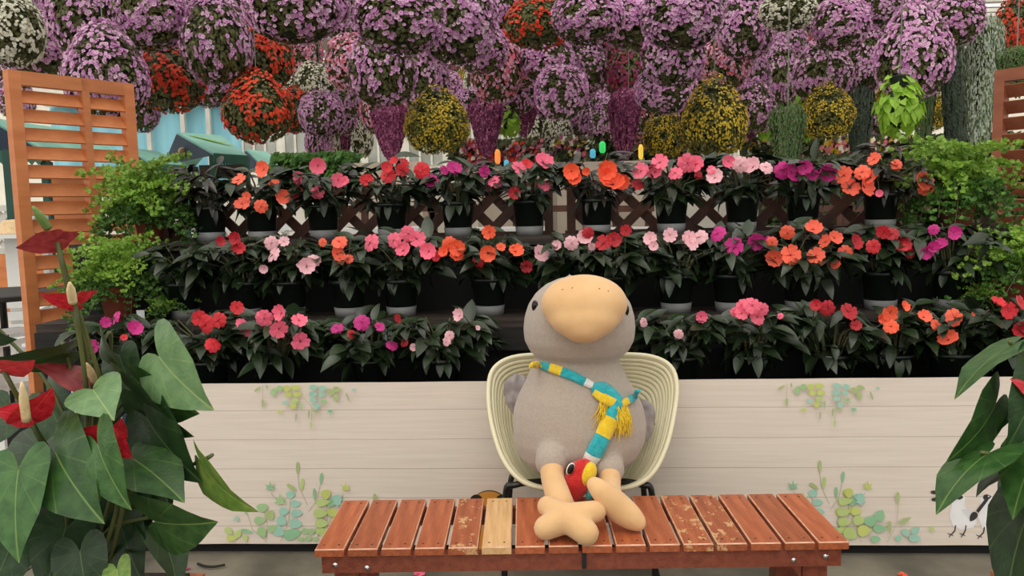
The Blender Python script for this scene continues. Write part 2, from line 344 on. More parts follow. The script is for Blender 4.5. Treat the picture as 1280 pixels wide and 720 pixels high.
# ------------------------------------------------------------------ brown lattice fence behind the top tier
YF = 3.85; zlo, zhi = Z1+.0, 1.43; STEP = .156; SWID = .046
def strip_mesh(x0, s, xa, xb, name, mat, dy, zlo, zhi):
    """45 degree strip starting at (x0,zlo) leaning s, clipped to xa..xb"""
    h = SWID/2*math.sqrt(2); pts = [(x0-h, zlo), (x0+h, zlo), (x0+h+s*(zhi-zlo), zhi), (x0-h+s*(zhi-zlo), zhi)]
    def clip(P, k, lo):
        out = []
        for i in range(len(P)):
            a, c = P[i], P[(i+1) % len(P)]; ina = (a[0] >= k) if lo else (a[0] <= k); inc = (c[0] >= k) if lo else (c[0] <= k)
            if ina: out.append(a)
            if ina != inc: t = (k-a[0])/(c[0]-a[0]); out.append((k, a[1]+t*(c[1]-a[1])))
        return out
    pts = clip(pts, xa, True)
    if pts: pts = clip(pts, xb, False)
    if len(pts) < 3: return None
    b = MB(); n = len(pts)
    for x, z in pts: b.vert((x, YF+dy-.006, z))
    for x, z in pts: b.vert((x, YF+dy+.006, z))
    b.face(range(n)); b.face([2*n-1-i for i in range(n)])
    for i in range(n): b.face((i, n+i, n+(i+1) % n, (i+1) % n))
    return b.mesh(name, mat)
gx0 = ony(686, 270, YF).x; gx1 = ony(714, 270, YF).x; xfl = ony(208, 270, YF).x; xfr = ony(1236, 270, YF).x
open_x = ony(883, 281, YF).x       # an opening centre at mid height
for side, (xa, xb) in enumerate(((xfl, gx0), (gx1, xfr))):
    f = thing('lattice_fence', ['brown lattice fence panel on the side of the teal stalls', 'brown lattice fence panel on the side of the silver trailing plant'][side], 'fence', ((xa+xb)/2, YF, Z1-.01))
    zm = ony(883, 281, YF).z
    k0 = int((xa-open_x)/STEP)-3; k1 = int((xb-open_x)/STEP)+4
    for k in range(k0, k1):
        xc = open_x + (k+.5)*STEP
        for s, dy in ((1, -.007), (-1, .007)):
            me = strip_mesh(xc - s*(zm-zlo), s, xa, xb, 'lattice_strip', M_['lattice'], dy, zlo, zhi)
            if me: obj('lattice_strip', me, f)
    part_box('rail', (xa-.03, YF-.03, zhi-.01), (xb+.03, YF+.03, zhi+.035), M_['lattice'], f)
    part_box('rail', (xa-.03, YF-.03, Z1-.035), (xb+.03, YF+.03, Z1+.012), M_['lattice'], f)
    for x in (xa, xb): part_box('post', (x-.02, YF-.032, 0), (x+.02, YF+.032, zhi+.03), M_['lattice'], f)
# ------------------------------------------------------------------ louvred cedar screens
def screen(A, B, z1, name, label, mat):
    """A near end, B far end on the floor plan"""
    A = Vector((A[0], A[1], 0)); B = Vector((B[0], B[1], 0)); d = (B-A); W = d.length; d.normalize(); n = Vector((d.y, -d.x, 0))
    Mx = Matrix.Translation(A) @ Matrix((d, -n, ZZ)).transposed().to_4x4()
    t = thing(name, label, 'screen', A)
    def bx(nm, a, bb):
        m = MB(); m.box(a, bb); return obj(nm, m.mesh(nm, mat), t, Mx)
    sw = .052; th = .05
    for nm, x in (('stile', 0), ('stile', W-.045), ('mullion', W*.56)):
        bx(nm, (x, -th/2, 0), (x+(sw if nm == 'stile' else .034), th/2, z1))
    for z in (.12, z1-.062): bx('rail', (sw, -th/2, z), (W-.045, th/2, z+.062))
    sp = .084; b = MB(); b.box((0, -.004, -.037), (1, .004, .037)); lm = b.mesh('louvre', mat)
    n_ = int((z1-.26)/sp)
    for k in range(n_):
        z = z1-.062-.05-k*sp
        for xa, xb in ((sw, W*.56), (W*.56+.034, W-.045)):
            obj('louvre', lm, t, Mx @ Matrix.Translation((xa, 0, z)) @ Matrix.Rotation(R(-34), 4, 'X') @ Matrix.Diagonal((xb-xa, 1, 1, 1)))
    return t
screen((-2.43, 3.52), (-2.13, 4.02), 2.0, 'louvred_screen', 'orange cedar louvred screen beside the red anthuriums', M_['cedar'])
screen((2.62, 3.94), (2.33, 4.40), 2.0, 'louvred_screen', 'brown cedar louvred screen next to the silver trailing plant', M_['cedar_d'])
# ------------------------------------------------------------------ banner
BZ0 = ony(700, 681, Y_BAN).z; BZ1 = ony(700, 476, Y_BAN).z
bx0 = ony(175, 600, Y_BAN).x; bx1 = 2.3
ban = thing('banner', 'pale printed wood-look banner hung below the flower stand', 'banner', ((bx0+bx1)/2, Y_BAN, BZ0))
def wav(x, z): return .004*math.sin(x*5.1+.6) * (1-(z-BZ0)/(BZ1-BZ0)) + .002*math.sin(x*13)
b = MB(); nx, nz = 90, 8
for j in range(nz+1):
    for i in range(nx+1):
        x = bx0+(bx1-bx0)*i/nx; z = BZ0+(BZ1-BZ0)*j/nz; b.vert((x, Y_BAN+wav(x, z), z))
for j in range(nz):
    for i in range(nx):
        a = j*(nx+1)+i; b.face((a, a+1, a+nx+2, a+nx+1))
n0 = len(b.v)
b.v += [(x, y+.003, z) for x, y, z in b.v]
b.f += [tuple(n0+i for i in f[::-1]) for f in b.f]; b.mi += [0]*(len(b.f)-len(b.mi))
obj('sheet', b.mesh('sheet', M_['banner'], True), ban)
# printed leaves
PC = dict(g=(146,196,128), t=(140,204,184), y=(190,208,92), l=(176,206,110), o=(158,184,112), e=(122,190,140), s=(166,172,140), w=(236,236,238), h=(222,220,222), k=(52,48,46))
PC = {k: c if k in 'whk' else tuple(round(v*.78+w_*.22) for v, w_ in zip(c, (226,213,200))) for k, c in PC.items()}
PM = {k: pmat('print_'+k, S(*c), S(*[min(255, v+8) for v in c]), 20, .55) for k, c in PC.items()}
pkeys = list(PM)
class Print:
    def __init__(s): s.b = MB(); s.layer = 0
    def poly(s, pts, c):
        s.layer += 1; off = .0012 + .00012*s.layer
        ids = []
        for x, y in pts:
            p = ony(x, y, Y_BAN); ids.append(s.b.vert((p.x, Y_BAN+wav(p.x, p.z)-off, p.z)))
        s.b.face(ids[::-1], pkeys.index(c))
    def leaf(s, x, y, ln, w, ang, c):
        ca, sa = math.cos(R(ang)), math.sin(R(ang)); pts = []
        for k in range(14):
            a = 2*PI*k/14; u = math.cos(a)*ln/2; v = math.sin(a)*w/2*(1-.25*math.cos(a)) ; 
            if k == 0: u *= 1.12
            pts.append((x+u*ca-v*sa, y+u*sa+v*ca))
        s.poly(pts, c)
    def maple(s, x, y, r, ang, c):
        pts = []
        for k in range(5):
            a = R(ang-100+k*50); lo = [.75, .95, 1.1, .95, .75][k]
            pts += [(x+r*lo*math.cos(a), y+r*lo*math.sin(a)), (x+r*.38*math.cos(a+R(25)), y+r*.38*math.sin(a+R(25)))]
        pts.append((x-r*.25*math.cos(R(ang)), y-r*.25*math.sin(R(ang))))
        s.poly(pts, c)
    def line(s, pts, w, c):
        for (x0, y0), (x1, y1) in zip(pts, pts[1:]):
            d = math.hypot(x1-x0, y1-y0) or 1; nx, ny = -(y1-y0)/d*w/2, (x1-x0)/d*w/2
            s.poly([(x0+nx, y0+ny), (x1+nx, y1+ny), (x1-nx, y1-ny), (x0-nx, y0-ny)], c)
def pattern(dx, dy):
    p = Print()
    def Q(x, y, sc=5.54, ox=270, oy=560): return (ox+x/sc+dx, oy+y/sc+dy)
    Lf = lambda x, y, ln, w, a, c: p.leaf(*Q(x, y), ln/5.54, w/5.54, a, c)
    for pts in ([(568,180),(575,270),(635,400)], [(720,260),(700,360),(640,440)], [(215,450),(250,560),(350,650)], [(330,420),(355,530),(350,640)], [(515,350),(505,500),(450,645)], [(765,380),(770,480),(700,620)], [(880,320),(850,420)], [(380,310),(420,360)]):
        p.line([Q(*q) for q in pts], .7, 's')
    for a in ((567,138,86,26,90,'o'),(597,250,84,26,95,'l'),(525,272,78,28,35,'o'),(728,212,82,22,95,'e'),(682,320,84,22,88,'e'),(200,420,80,22,75,'e'),
              (518,322,52,62,90,'t'),(552,384,68,48,0,'t'),(470,438,66,58,0,'t'),(558,450,78,56,0,'t'),(455,502,72,68,30,'t'),(552,522,86,66,10,'t'),(437,575,80,72,30,'t'),(527,595,120,76,-15,'e'),
              (322,412,58,80,90,'g'),(374,462,66,70,-60,'o'),(303,500,76,56,0,'g'),(320,580,76,60,60,'g'),(392,555,66,52,-30,'g'),
              (758,320,56,66,90,'y'),(738,378,88,48,0,'l'),(718,450,84,60,0,'y'),(800,445,60,66,90,'y'),(728,520,80,70,0,'o'),(735,575,88,48,0,'l'),(832,345,40,60,90,'t'),(800,380,70,50,-20,'e'),
              (618,575,50,42,20,'g'),(665,575,50,42,-20,'g'),(590,630,48,30,0,'g'),(642,625,46,36,0,'g'),(692,630,40,28,0,'g'),
              (90,572,62,44,40,'l'),(155,590,60,44,-60,'l'),(110,622,72,40,0,'y'),(205,622,44,34,70,'l'),(215,573,84,26,12,'e')): Lf(*a)
    for x, y, r, a, c in ((378,275,48,-90,'e'),(447,370,60,-90,'g'),(898,280,46,-90,'y'),(142,492,34,-90,'t')): p.maple(*Q(x, y), r/5.54, a, c)
    # the part of the cluster seen to the side of the bench (measured on its repeat, 652 px along)
    def Q2(x, y): return (970+x/4.13-652+dx, 570+y/4.13+dy)
    L2 = lambda x, y, ln, w, a, c: p.leaf(*Q2(x, y), ln/4.13, w/4.13, a, c)
    for pts in ([(385,260),(395,360),(440,450)], [(628,255),(620,350),(570,450)], [(480,420),(500,370)]): p.line([Q2(*q) for q in pts], .6, 's')
    for a in ((372,196,50,44,90,'y'),(355,240,72,34,-10,'l'),(343,294,64,46,0,'l'),(348,345,66,44,0,'l'),(410,290,50,42,0,'y'),(425,337,60,50,0,'l'),(450,390,66,58,-10,'y'),(380,405,72,60,30,'l'),
              (484,342,52,66,80,'e'),(532,312,58,52,-60,'e'),(530,378,64,42,5,'e'),(510,433,50,34,0,'e'),(624,220,64,18,90,'o'),(660,338,68,22,-30,'o'),(582,370,66,18,88,'o'),
              (664,400,44,34,50,'t'),(715,388,48,36,-35,'t'),(712,428,60,36,5,'t'),(628,428,30,34,90,'t'),(432,225,60,40,90,'t')): L2(*a)
    p.maple(*Q2(800, 384), 24/4.13, -90, 'l'); p.maple(*Q2(430, 240), 40/4.13, -90, 't')
    # hanging cluster at the top edge
    def Q3(x, y): return (310+x/8.53+dx, 470+y/8.53+dy)
    L3 = lambda x, y, ln, w, a, c: p.leaf(*Q3(x, y), ln/8.53, w/8.53, a, c)
    p.line([Q3(170,90), Q3(172,240)], .5, 's'); p.line([Q3(600,220), Q3(690,330), Q3(685,480)], .5, 's'); p.line([Q3(485,100), Q3(490,290)], .5, 's'); p.line([Q3(755,100), Q3(745,300)], .5, 's')
    for a in ((115,132,84,24,-35,'o'),(170,285,92,26,90,'o'),(285,160,84,60,-75,'g'),(350,128,72,60,60,'g'),(430,125,72,66,0,'y'),(522,115,92,56,0,'y'),(445,190,72,56,0,'y'),(537,187,88,56,0,'y'),(515,255,72,56,-20,'l'),(492,315,56,72,90,'y'),
              (708,115,86,60,0,'t'),(808,125,70,60,0,'t'),(702,187,86,56,0,'t'),(795,190,66,52,0,'t'),(705,250,72,50,0,'t'),(742,316,62,64,90,'t'),(892,165,60,84,110,'o'),(958,135,84,56,10,'o'),(945,222,86,54,80,'o'),
              (573,312,88,22,90,'g'),(525,430,86,20,95,'s'),(660,395,80,22,95,'o'),(730,368,80,22,25,'o'),(683,515,80,20,90,'l'),(1072,216,96,24,70,'s'),(218,105,46,20,80,'o')): L3(*a)
    for x, y, r, a, c in ((350,360,44,90,'y'),(885,360,48,90,'e'),(815,260,56,90,'g'),(415,265,52,90,'t'),(1138,135,34,90,'t')): p.maple(*Q3(x, y), r/8.53, a, c)
    return p
for k, (dx, dy) in enumerate(((0, 0), (652, -2))):
    p = pattern(dx, dy); obj('printed_leaves', p.b.mesh('printed_leaves', [PM[q] for q in pkeys]), ban, None, 'green and teal printed leaf sprays')
for k in range(2):       # printed wading birds
    p = Print(); ox, oy = ((0, 0), (36, 2))[k]
    p.poly([(1190+ox,620+oy),(1201+ox,616+oy),(1207+ox,622+oy),(1206+ox,633+oy),(1214+ox,642+oy),(1222+ox,652+oy),(1217+ox,660+oy),(1203+ox,663+oy),(1192+ox,658+oy),(1187+ox,645+oy),(1190+ox,633+oy)], 'w')
    p.poly([(1201+ox,637+oy),(1211+ox,636+oy),(1222+ox,644+oy),(1217+ox,650+oy),(1206+ox,648+oy)], 'h')
    for lx, fx in ((1195, -6), (1208, -4)):
        p.line([(lx+ox, 657+oy), (lx-1+ox, 664+oy), (lx+fx+ox, 669+oy)], 1.5, 'k'); p.line([(lx+fx-4+ox, 667+oy), (lx+fx+3+ox, 670+oy)], 1, 'k'); p.line([(lx+fx+ox, 668+oy), (lx+fx-2+ox, 672+oy)], 1, 'k')
    if k == 0:
        p.line([(1199,621),(1172,617)], 2.6, 'k'); p.leaf(1170, 615.5, 14, 4.6, 5, 'k'); p.line([(1199,622),(1174,623)], 2.6, 'k'); p.leaf(1171, 624, 14, 4.6, -3, 'k'); p.leaf(1200, 621.5, 8, 6, 0, 'k')
    else:
        p.line([(1234,624),(1222,640)], 4.2, 'k'); p.leaf(1217, 646, 13, 8.5, 125, 'k'); p.leaf(1234, 621.5, 10, 7, -10, 'k'); p.leaf(1236, 620.5, 2, 2, 0, 'w')
    obj('printed_bird', p.b.mesh('printed_bird', [PM[q] for q in pkeys]), ban, None, 'white printed spoonbill with black bill')
# ------------------------------------------------------------------ bench
BT = .40
FL_ = onz(393, 687, BT); BR_ = onz(1009, 616, BT)
bang = math.atan2(.0614, 1.5011); BW, BD = 1.503, .378
bd = Vector((math.cos(bang), math.sin(bang), 0)); bn = Vector((-bd.y, bd.x, 0))
bo = onz(393, 687, BT); bo.z = 0
BM = Matrix.Translation(bo) @ Matrix((bd, bn, ZZ)).transposed().to_4x4()
bench = thing('bench', 'red-brown slatted wooden bench with worn paint in front of the banner', 'bench', bo)
def slat_mesh(mat, w=.0835, d=BD, h=.022, bv=.003):
    b = MB(); x0, x1, y0, y1 = 0, w, 0, d
    lo = [b.vert(p) for p in ((x0,y0,-h),(x1,y0,-h),(x1,y1,-h),(x0,y1,-h))]
    mid = [b.vert(p) for p in ((x0,y0,-bv),(x1,y0,-bv),(x1,y1,-bv),(x0,y1,-bv))]
    top = [b.vert(p) for p in ((x0+bv,y0+bv,0),(x1-bv,y0+bv,0),(x1-bv,y1-bv,0),(x0+bv,y1-bv,0))]
    b.face(lo[::-1])
    for i in range(4):
        j = (i+1) % 4; b.face((lo[i], lo[j], mid[j], mid[i]), 0); b.face((mid[i], mid[j], top[j], top[i]), 1)
    b.face(top); return b.mesh('slat', [mat, M_['bench_edge']])
sm = slat_mesh(M_['bench']); smw = slat_mesh(M_['bench_worn']); smb = slat_mesh(M_['bench_bare'])
sn = MB(); sn.lathe([(.0035, 0), (.003, .0012), (.001, .0016)], 8); nailm = sn.mesh('nail_head', M_['dark_metal'])
pitch = (BW-.0835)/15
for i in range(16):
    me = {4: smw, 5: smb, 11: smw, 12: smw}.get(i, sm)
    s = obj('slat', me, bench, BM @ Matrix.Translation((i*pitch, 0, BT)), 'bare pale pine slat' if i == 5 else ('slat with flaking paint' if me is smw else None))
    for yy in (.03, BD-.03):
        for xx in (.02, .063): obj('nail_head', nailm, s, BM @ Matrix.Translation((i*pitch+xx, yy, BT-.0004)))
def bbox(name, a, c, mat): 
    m = MB(); m.box(a, c); return obj(name, m.mesh(name, mat), bench, BM)
AP = .016; zt = BT-.0222; zb = zt-.054
bbox('apron', (AP, .012, zb), (BW-AP, .036, zt), M_['bench_apron']); bbox('apron', (AP, BD-.036, zb), (BW-AP, BD-.012, zt), M_['bench_apron'])
for x in (AP, BW-AP-.022): bbox('apron', (x, .0365, zb), (x+.022, BD-.0365, zt), M_['bench_apron'])
for x in (.5, .98): bbox('cross_bearer', (x, .0365, zb), (x+.03, BD-.0365, zt), M_['bench_apron'])
for x in (.045, BW-.115):
    for y in (.037, BD-.107):
        bbox('leg', (x, y, 0), (x+.07, y+.07, zb+.03), M_['bench_apron'])
for x, s in ((.118, 1), (BW-.118, -1)):
    b = MB(); q = [(x, zb), (x+s*.055, zb), (x+s*.03, zb-.012), (x+s*.012, zb-.03), (x, zb-.055)]
    for yy in (.038, .06):
        for px_, pz_ in q: b.vert((px_, yy, pz_))
    n = 5; b.face(range(n)); b.face([2*n-1-i for i in range(n)])
    for i in range(n): b.face((i, n+i, n+(i+1) % n, (i+1) % n))
    obj('corner_brace', b.mesh('corner_brace', M_['bench_apron']), bench, BM)
b = MB(); b.lathe([(.008, 0), (.008, .003), (.005, .006), (.001, .007)], 12); boltm = b.mesh('bolt', M_['chrome'])
for x, z in ((.055, .348), (.145, .338), (BW-.06, .352), (BW-.15, .342)):
    obj('bolt', boltm, bench, BM @ Matrix.Translation((x, .012, z)) @ Matrix.Rotation(R(90), 4, 'X'))
bbox('cable_clip', (.756, .004, .330), (.768, .0118, .378), M_['black_board'])
# ------------------------------------------------------------------ chair
def shell():
    rim_px = [(730,443),(780,443),(815,446),(838,458),(846,482),(842,520),(832,560),(815,592),(790,608),(755,613),(727,613),(695,612),(662,606),(640,590),(624,562),(613,520),(611,482),(618,460),(640,447),(680,443)]
    def dY(y): return 2.585 + (613-y)/170*.30
    pts = [ony(x, y, dY(y)) for x, y in rim_px]; n = len(pts); rim = []
    for i in range(n):
        a, c, d, e = pts[i-1], pts[i], pts[(i+1) % n], pts[(i+2) % n]
        for k in range(4):
            t = k/4; rim.append(.5*((2*c)+(d-a)*t+(2*a-5*c+4*d-e)*t*t+(3*c-a-3*d+e)*t**3))
    return rim
rim = shell(); cen = sum(rim, Vector())/len(rim)
Nv = Vector((0, .66, -.75)).normalized()
ch = thing('shell_chair', 'cream ribbed resin tub chair holding the plush bird', 'chair', (cen.x, cen.y, 0))
b = MB(); NR = 200; rings = []; arc = 0; lastq = None
DP = .19
for j in range(NR+1):
    r = 1-j/NR*.97
    dep = DP*(1-r**3.2); row = []
    q0 = cen + (rim[0]-cen)*r*1.25 + Nv*dep; arc += (q0-lastq).length if lastq else 0; lastq = q0
    rib = .0034*math.sin(arc/.0175*2*PI) * min(1, arc/.02) * max(0, min(1, (r-.25)*4))
    for p in rim:
        q = cen + (p-cen)*r + Nv*dep
        side = (p-cen).normalized()
        row.append(b.vert(q - side*rib*1.1 - Nv*rib*.5))
    rings.append(row)
n = len(rim)
for j in range(NR):
    for k in range(n): b.face((rings[j][k], rings[j+1][k], rings[j+1][(k+1) % n], rings[j][(k+1) % n]))
b.face(rings[-1])
sh = obj('shell', b.mesh('shell', M_['cream_resin'], True), ch)
sd = sh.modifiers.new('thickness', 'SOLIDIFY'); sd.thickness = .007; sd.offset = 1
b = MB(); pr = rim + rim[:2]
b.tube(pr, .0085, 10); obj('rim', b.mesh('rim', M_['cream_resin'], True), ch)
for px_, yb in ((652, 2.66), (794, 2.66)):
    top = ony(px_, 606, 2.64); sg = -1 if px_ < 720 else 1
    for yy, dz in ((2.62, 0), (2.90, -.02)):
        a = Vector((cen.x+sg*.10, yy+.03, top.z+.012-dz if yy < 2.7 else .36)); c = Vector((top.x+sg*.02, yy, a.z-.005)); e = Vector((c.x+sg*.035, yy-.005, a.z-.05)); g = Vector((c.x+sg*.045, yy-.01 if yy < 2.7 else yy+.005, .012))
        b = MB(); b.tube(crv([a, c, e, g], 6), .011, 10); lg = obj('leg', b.mesh('leg', M_['dark_metal'], True), ch)
        b = MB(); b.tube([g+Vector((0, 0, -.012)), g+Vector((0, 0, .016))], .014, 10); obj('foot_glide', b.mesh('foot_glide', M_['black_board']), lg)
b = MB(); b.tube([(cen.x-.1, 2.65, .43), (cen.x-.1, 2.93, .36)], .01, 8); b.tube([(cen.x+.1, 2.65, .43), (cen.x+.1, 2.93, .36)], .01, 8); obj('under_frame', b.mesh('under_frame', M_['dark_metal'], True), ch)
# ------------------------------------------------------------------ plush bird
def remesh(b, name, mat, voxel=.006, smooth=6, fac=.5):
    me = b.mesh(name, mat); o = bpy.data.objects.new('tmp', me); C.objects.link(o)
    md = o.modifiers.new('r', 'REMESH'); md.mode = 'VOXEL'; md.voxel_size = voxel; md.use_smooth_shade = True
    s2 = o.modifiers.new('s', 'SMOOTH'); s2.iterations = smooth; s2.factor = fac
    dg = bpy.context.evaluated_depsgraph_get(); me2 = bpy.data.meshes.new_from_object(o.evaluated_get(dg)); me2.name = name
    bpy.data.objects.remove(o); bpy.data.meshes.remove(me)
    me2.materials.clear(); me2.materials.append(mat); me2.polygons.foreach_set('use_smooth', [True]*len(me2.polygons)); return me2
def loft(b, rows, n=28, ex=2.0):
    """rows: (px_cx, py, half width px, Y, depth ratio)"""
    rings = []
    for cx, py, hw, Y, dr in rows:
        c = ony(cx, py, Y); r = hw*pxm(Y, cx, py); rings.append([b.vert(c + Vector((r*math.cos(a), r*dr*math.sin(a), 0))) for a in [2*PI*k/n for k in range(n)]])
    for i in range(len(rings)-1):
        for k in range(n): b.face((rings[i][k], rings[i+1][k], rings[i+1][(k+1) % n], rings[i][(k+1) % n]))
    b.face(rings[0]); b.face(rings[-1][::-1])
def ball(b, px_, py_, Y, r, ry=None, rz=None, rot=None):
    b.ell(ony(px_, py_, Y), r, ry or r, rz or r, mat=rot)
def cap(b, p, q, r0, r1, n=8):
    for k in range(n+1):
        t = k/n; b.ell(Vector(p)*(1-t)+Vector(q)*t, *([r0*(1-t)+r1*t]*3), n=12, k=8)
ps = ony(724, 600, 2.62)
pl = thing('plush_bird', 'grey plush bird with large tan beak seated in the cream chair', 'plush toy', (ps.x, 2.62, BT))
b = MB()
loft(b, [(721,432,46,2.71,.85),(720,447,53,2.70,.85),(720,460,57,2.695,.85),(721,475,64,2.69,.85),(722,492,74,2.685,.85),(723,510,81,2.68,.82),(724,530,83.5,2.67,.8),(724,550,82,2.665,.8),(723,568,74,2.66,.8),(722,582,58,2.655,.8),(722,592,34,2.65,.8),(722,596,8,2.65,.8)])
loft(b, [(724,345,8,2.70,.9),(724,348,26,2.70,.9),(724,355,42,2.70,.9),(724,366,55,2.70,.9),(724,380,64,2.70,.9),(724,395,68.5,2.70,.9),(724,410,70,2.70,.9),(724,424,68.5,2.70,.9),(724,437,62,2.70,.9),(724,447,50,2.70,.9),(724,453,34,2.70,.9),(724,456,8,2.70,.9)])
for (x0,y0,Y0),(x1,y1,Y1_),r in (((694,545,2.60),(689,577,2.49),.053),((756,560,2.60),(762,587,2.50),.049)):
    cap(b, ony(x0,y0,Y0), ony(x1,y1,Y1_), r*.95, r)
ball(b, 712, 346, 2.70, .006, .006, .012)
body_me = remesh(b, 'body', M_['fleece'], .007, 5)
body = obj('body', body_me, pl)
bvh = BVHTree.FromPolygons([v.co.copy() for v in body_me.vertices], [tuple(p.vertices) for p in body_me.polygons])
def hit(x, y, fallback=2.55):
    d = ray(x, y).normalized(); h = bvh.ray_cast(CP, d)
    if h[0] is None: return ony(x, y, fallback), Vector((0, -1, 0))
    return h[0], h[1]
# beak
b = MB()
def ev(px_, py_, Y, rx, ry, rz, tilt=0): b.ell(ony(px_, py_, Y), rx*.0027, ry*.0027, rz*.0027, n=20, k=14, mat=Matrix.Rotation(R(tilt), 3, 'X'))
ev(730, 380, 2.545, 52, 42, 34, 18); ev(730, 394, 2.515, 43, 36, 27, 20); ev(730, 404, 2.495, 30, 28, 22, 18); ev(729, 412, 2.487, 17, 20, 15, 15)
bk = obj('beak', remesh(b, 'beak', M_['tan'], .005, 40), pl)
b = MB(); ev(730, 392, 2.565, 48, 34, 22, 20); ev(730, 405, 2.53, 28, 28, 17, 20)
obj('lower_beak', remesh(b, 'lower_beak', M_['tan'], .006, 8), pl)
bb_me = bk.data; bvb = BVHTree.FromPolygons([v.co.copy() for v in bb_me.vertices], [tuple(p.vertices) for p in bb_me.polygons])
for x, y in ((703,362),(715,360),(749,361),(760,364)):
    h = bvb.ray_cast(CP, ray(x, y).normalized())
    if h[0]:
        b = MB(); b.ell((0,0,0), .0035, .0018, .0012, 8, 5); obj('nostril', b.mesh('nostril', M_['nostril']), bk, frame(h[0], Vector((1,0,.6)), h[1]))
for x, y, w in ((669,383,4.6),(782,388,4.0)):
    p, nn = hit(x, y); b = MB(); b.ell((0,0,0), .0205, .0125, .006, 16, 10)
    obj('eye', b.mesh('eye', M_['eye_black'], True), pl, frame(p + nn*.001, Vector((0,0,1)), nn + (CP-p).normalized()*.7))
# wings
for x, y, rx, rz, tl in ((651, 494, .060, .078, -12), (798, 530, .058, .092, 14)):
    b = MB(); b.ell(ony(x, y, 2.735), rx, .022, rz, 22, 16, mat=Matrix.Rotation(R(tl), 3, 'Y'))
    me = remesh(b, 'wing', M_['satin'], .005, 3)
    for v in me.vertices: v.co += v.normal*noise.noise(Vector((v.co.x*60, v.co.y*14, v.co.z*26)))*.008
    obj('wing', me, pl)
# legs and feet
b = MB(); cap(b, ony(689,578,2.49), ony(691,600,2.43), .039, .038); cap(b, ony(691,600,2.43), onz(702,634,.455), .038, .043)
leg_l = obj('leg', remesh(b, 'leg', M_['tan'], .006, 6), pl, None, 'tan velour leg')
b = MB(); cap(b, ony(762,586,2.50), ony(763,606,2.44), .036, .034); cap(b, ony(763,606,2.44), onz(765,628,.47), .034, .034)
leg_r = obj('leg', remesh(b, 'leg', M_['tan'], .006, 6), pl, None, 'tan velour leg')
b = MB(); fc = onz(709, 647, .462)
for x, y, z, r in ((684,633,.470,.032),(745,639,.470,.032),(682,660,.436,.036),(733,666,.436,.037)):
    q = onz(x, y, z); cap(b, fc, q, .042, r, 10)
foot = obj('foot', remesh(b, 'foot', M_['tan'], .006, 12), pl, None, 'four-lobed tan foot')
b = MB()
for x, y, z, r in ((743,606,.535,.026),(752,614,.52,.034),(764,626,.49,.042),(776,637,.462,.044),(788,646,.444,.038),(797,653,.430,.028)):
    q = onz(x, y, z)
    if x > 743: cap(b, lq, q, lr, r, 5)
    lq, lr = q, r
obj('foot', remesh(b, 'foot', M_['tan'], .006, 22), pl, None, 'tan foot tipped on its edge')
# scarf
sc = thing('scarf', 'knitted teal and yellow striped scarf knotted around the plush bird', 'scarf', hit(757, 520)[0])
KM = [M_['knit_teal'], M_['knit_yellow'], M_['knit_white'], M_['knit_red']]
def ribbon(name, path, wid, cols, seg=5, lift=.006, parent=sc, extra=None):
    """flat knitted band on the body surface; cols = material index per path span"""
    P = []; Nn = []
    for q in path:
        p, nn = hit(*q[:2]); 
        if len(q) > 2: p = p + nn*q[2]
        P.append(p+nn*lift); Nn.append(nn)
    C_ = crv(P, seg); b = MB(); n = 12; rings = []
    for i, p in enumerate(C_):
        t = (C_[min(i+1, len(C_)-1)]-C_[max(i-1, 0)]).normalized(); k = min(i/seg, len(P)-1.001); a = int(k)
        nn = Nn[a].lerp(Nn[a+1], k-a); nn = (nn - t*nn.dot(t)).normalized(); s = t.cross(nn)
        w = wid[a]*(1-(k-a))+wid[a+1]*(k-a)
        row = []
        for j in range(n):
            an = 2*PI*j/n; wr = 1+.10*math.sin(an*4+p.z*60)
            row.append(b.vert(p + s*math.cos(an)*w*wr + nn*math.sin(an)*w*.55*wr))
        rings.append(row)
    for i in range(len(rings)-1):
        m = cols[min(int(i/seg), len(cols)-1)]
        for j in range(n): b.face((rings[i][j], rings[i][(j+1) % n], rings[i+1][(j+1) % n], rings[i+1][j]), m)
    b.face(rings[0][::-1], cols[0]); b.face(rings[-1], cols[-1])
    return obj(name, b.mesh(name, KM, True), parent)
ribbon('neck_band', [(664,456),(676,457),(689,460),(703,465),(717,471),(731,478),(741,483)], [.012,.014,.016,.017,.016,.014,.012], [1,0,1,0,0,2])
ribbon('neck_band', [(797,488),(792,496),(783,502),(770,508),(760,510)], [.010,.013,.014,.014,.014], [0,0,1,1])
ribbon('knot', [(740,484),(752,490),(764,497),(774,503)], [.016,.034,.034,.02], [0,0,0])
ribbon('knot', [(741,491),(752,498),(763,504),(771,507)], [.012,.02,.02,.014], [1,1,1], lift=.012)
ribbon('tail', [(770,503),(766,513),(762,523),(757,535),(752,545),(747,555),(741,567),(734,580)], [.02,.024,.026,.028,.028,.028,.026,.022], [0,0,1,1,0,0,2], lift=.012)
random.seed(4); b = MB()
for k in range(70):
    x = random.uniform(765, 779); y = random.uniform(508, 520); p, nn = hit(x, y); L_ = random.uniform(.04, .085)
    q = p+nn*random.uniform(.012, .03); e = q+Vector((random.uniform(-.018, .02), random.uniform(-.015, .0), -L_)); mid = (q+e)/2+nn*.008
    b.tube([q, mid, e], .0016, 4, 0, False)
for k in range(24):
    x = random.uniform(748, 756); y = random.uniform(498, 512); p, nn = hit(x, y); L_ = random.uniform(.03, .07)
    q = p+nn*random.uniform(.01, .02); e = q+Vector((random.uniform(-.03, .0), -.01, -L_)); b.tube([q, (q+e)/2+nn*.01, e], .0014, 4, 0, False)
obj('fringe', b.mesh('fringe', M_['knit_yellow']), sc, None, 'loose yellow yarn fringe', 'stuff')
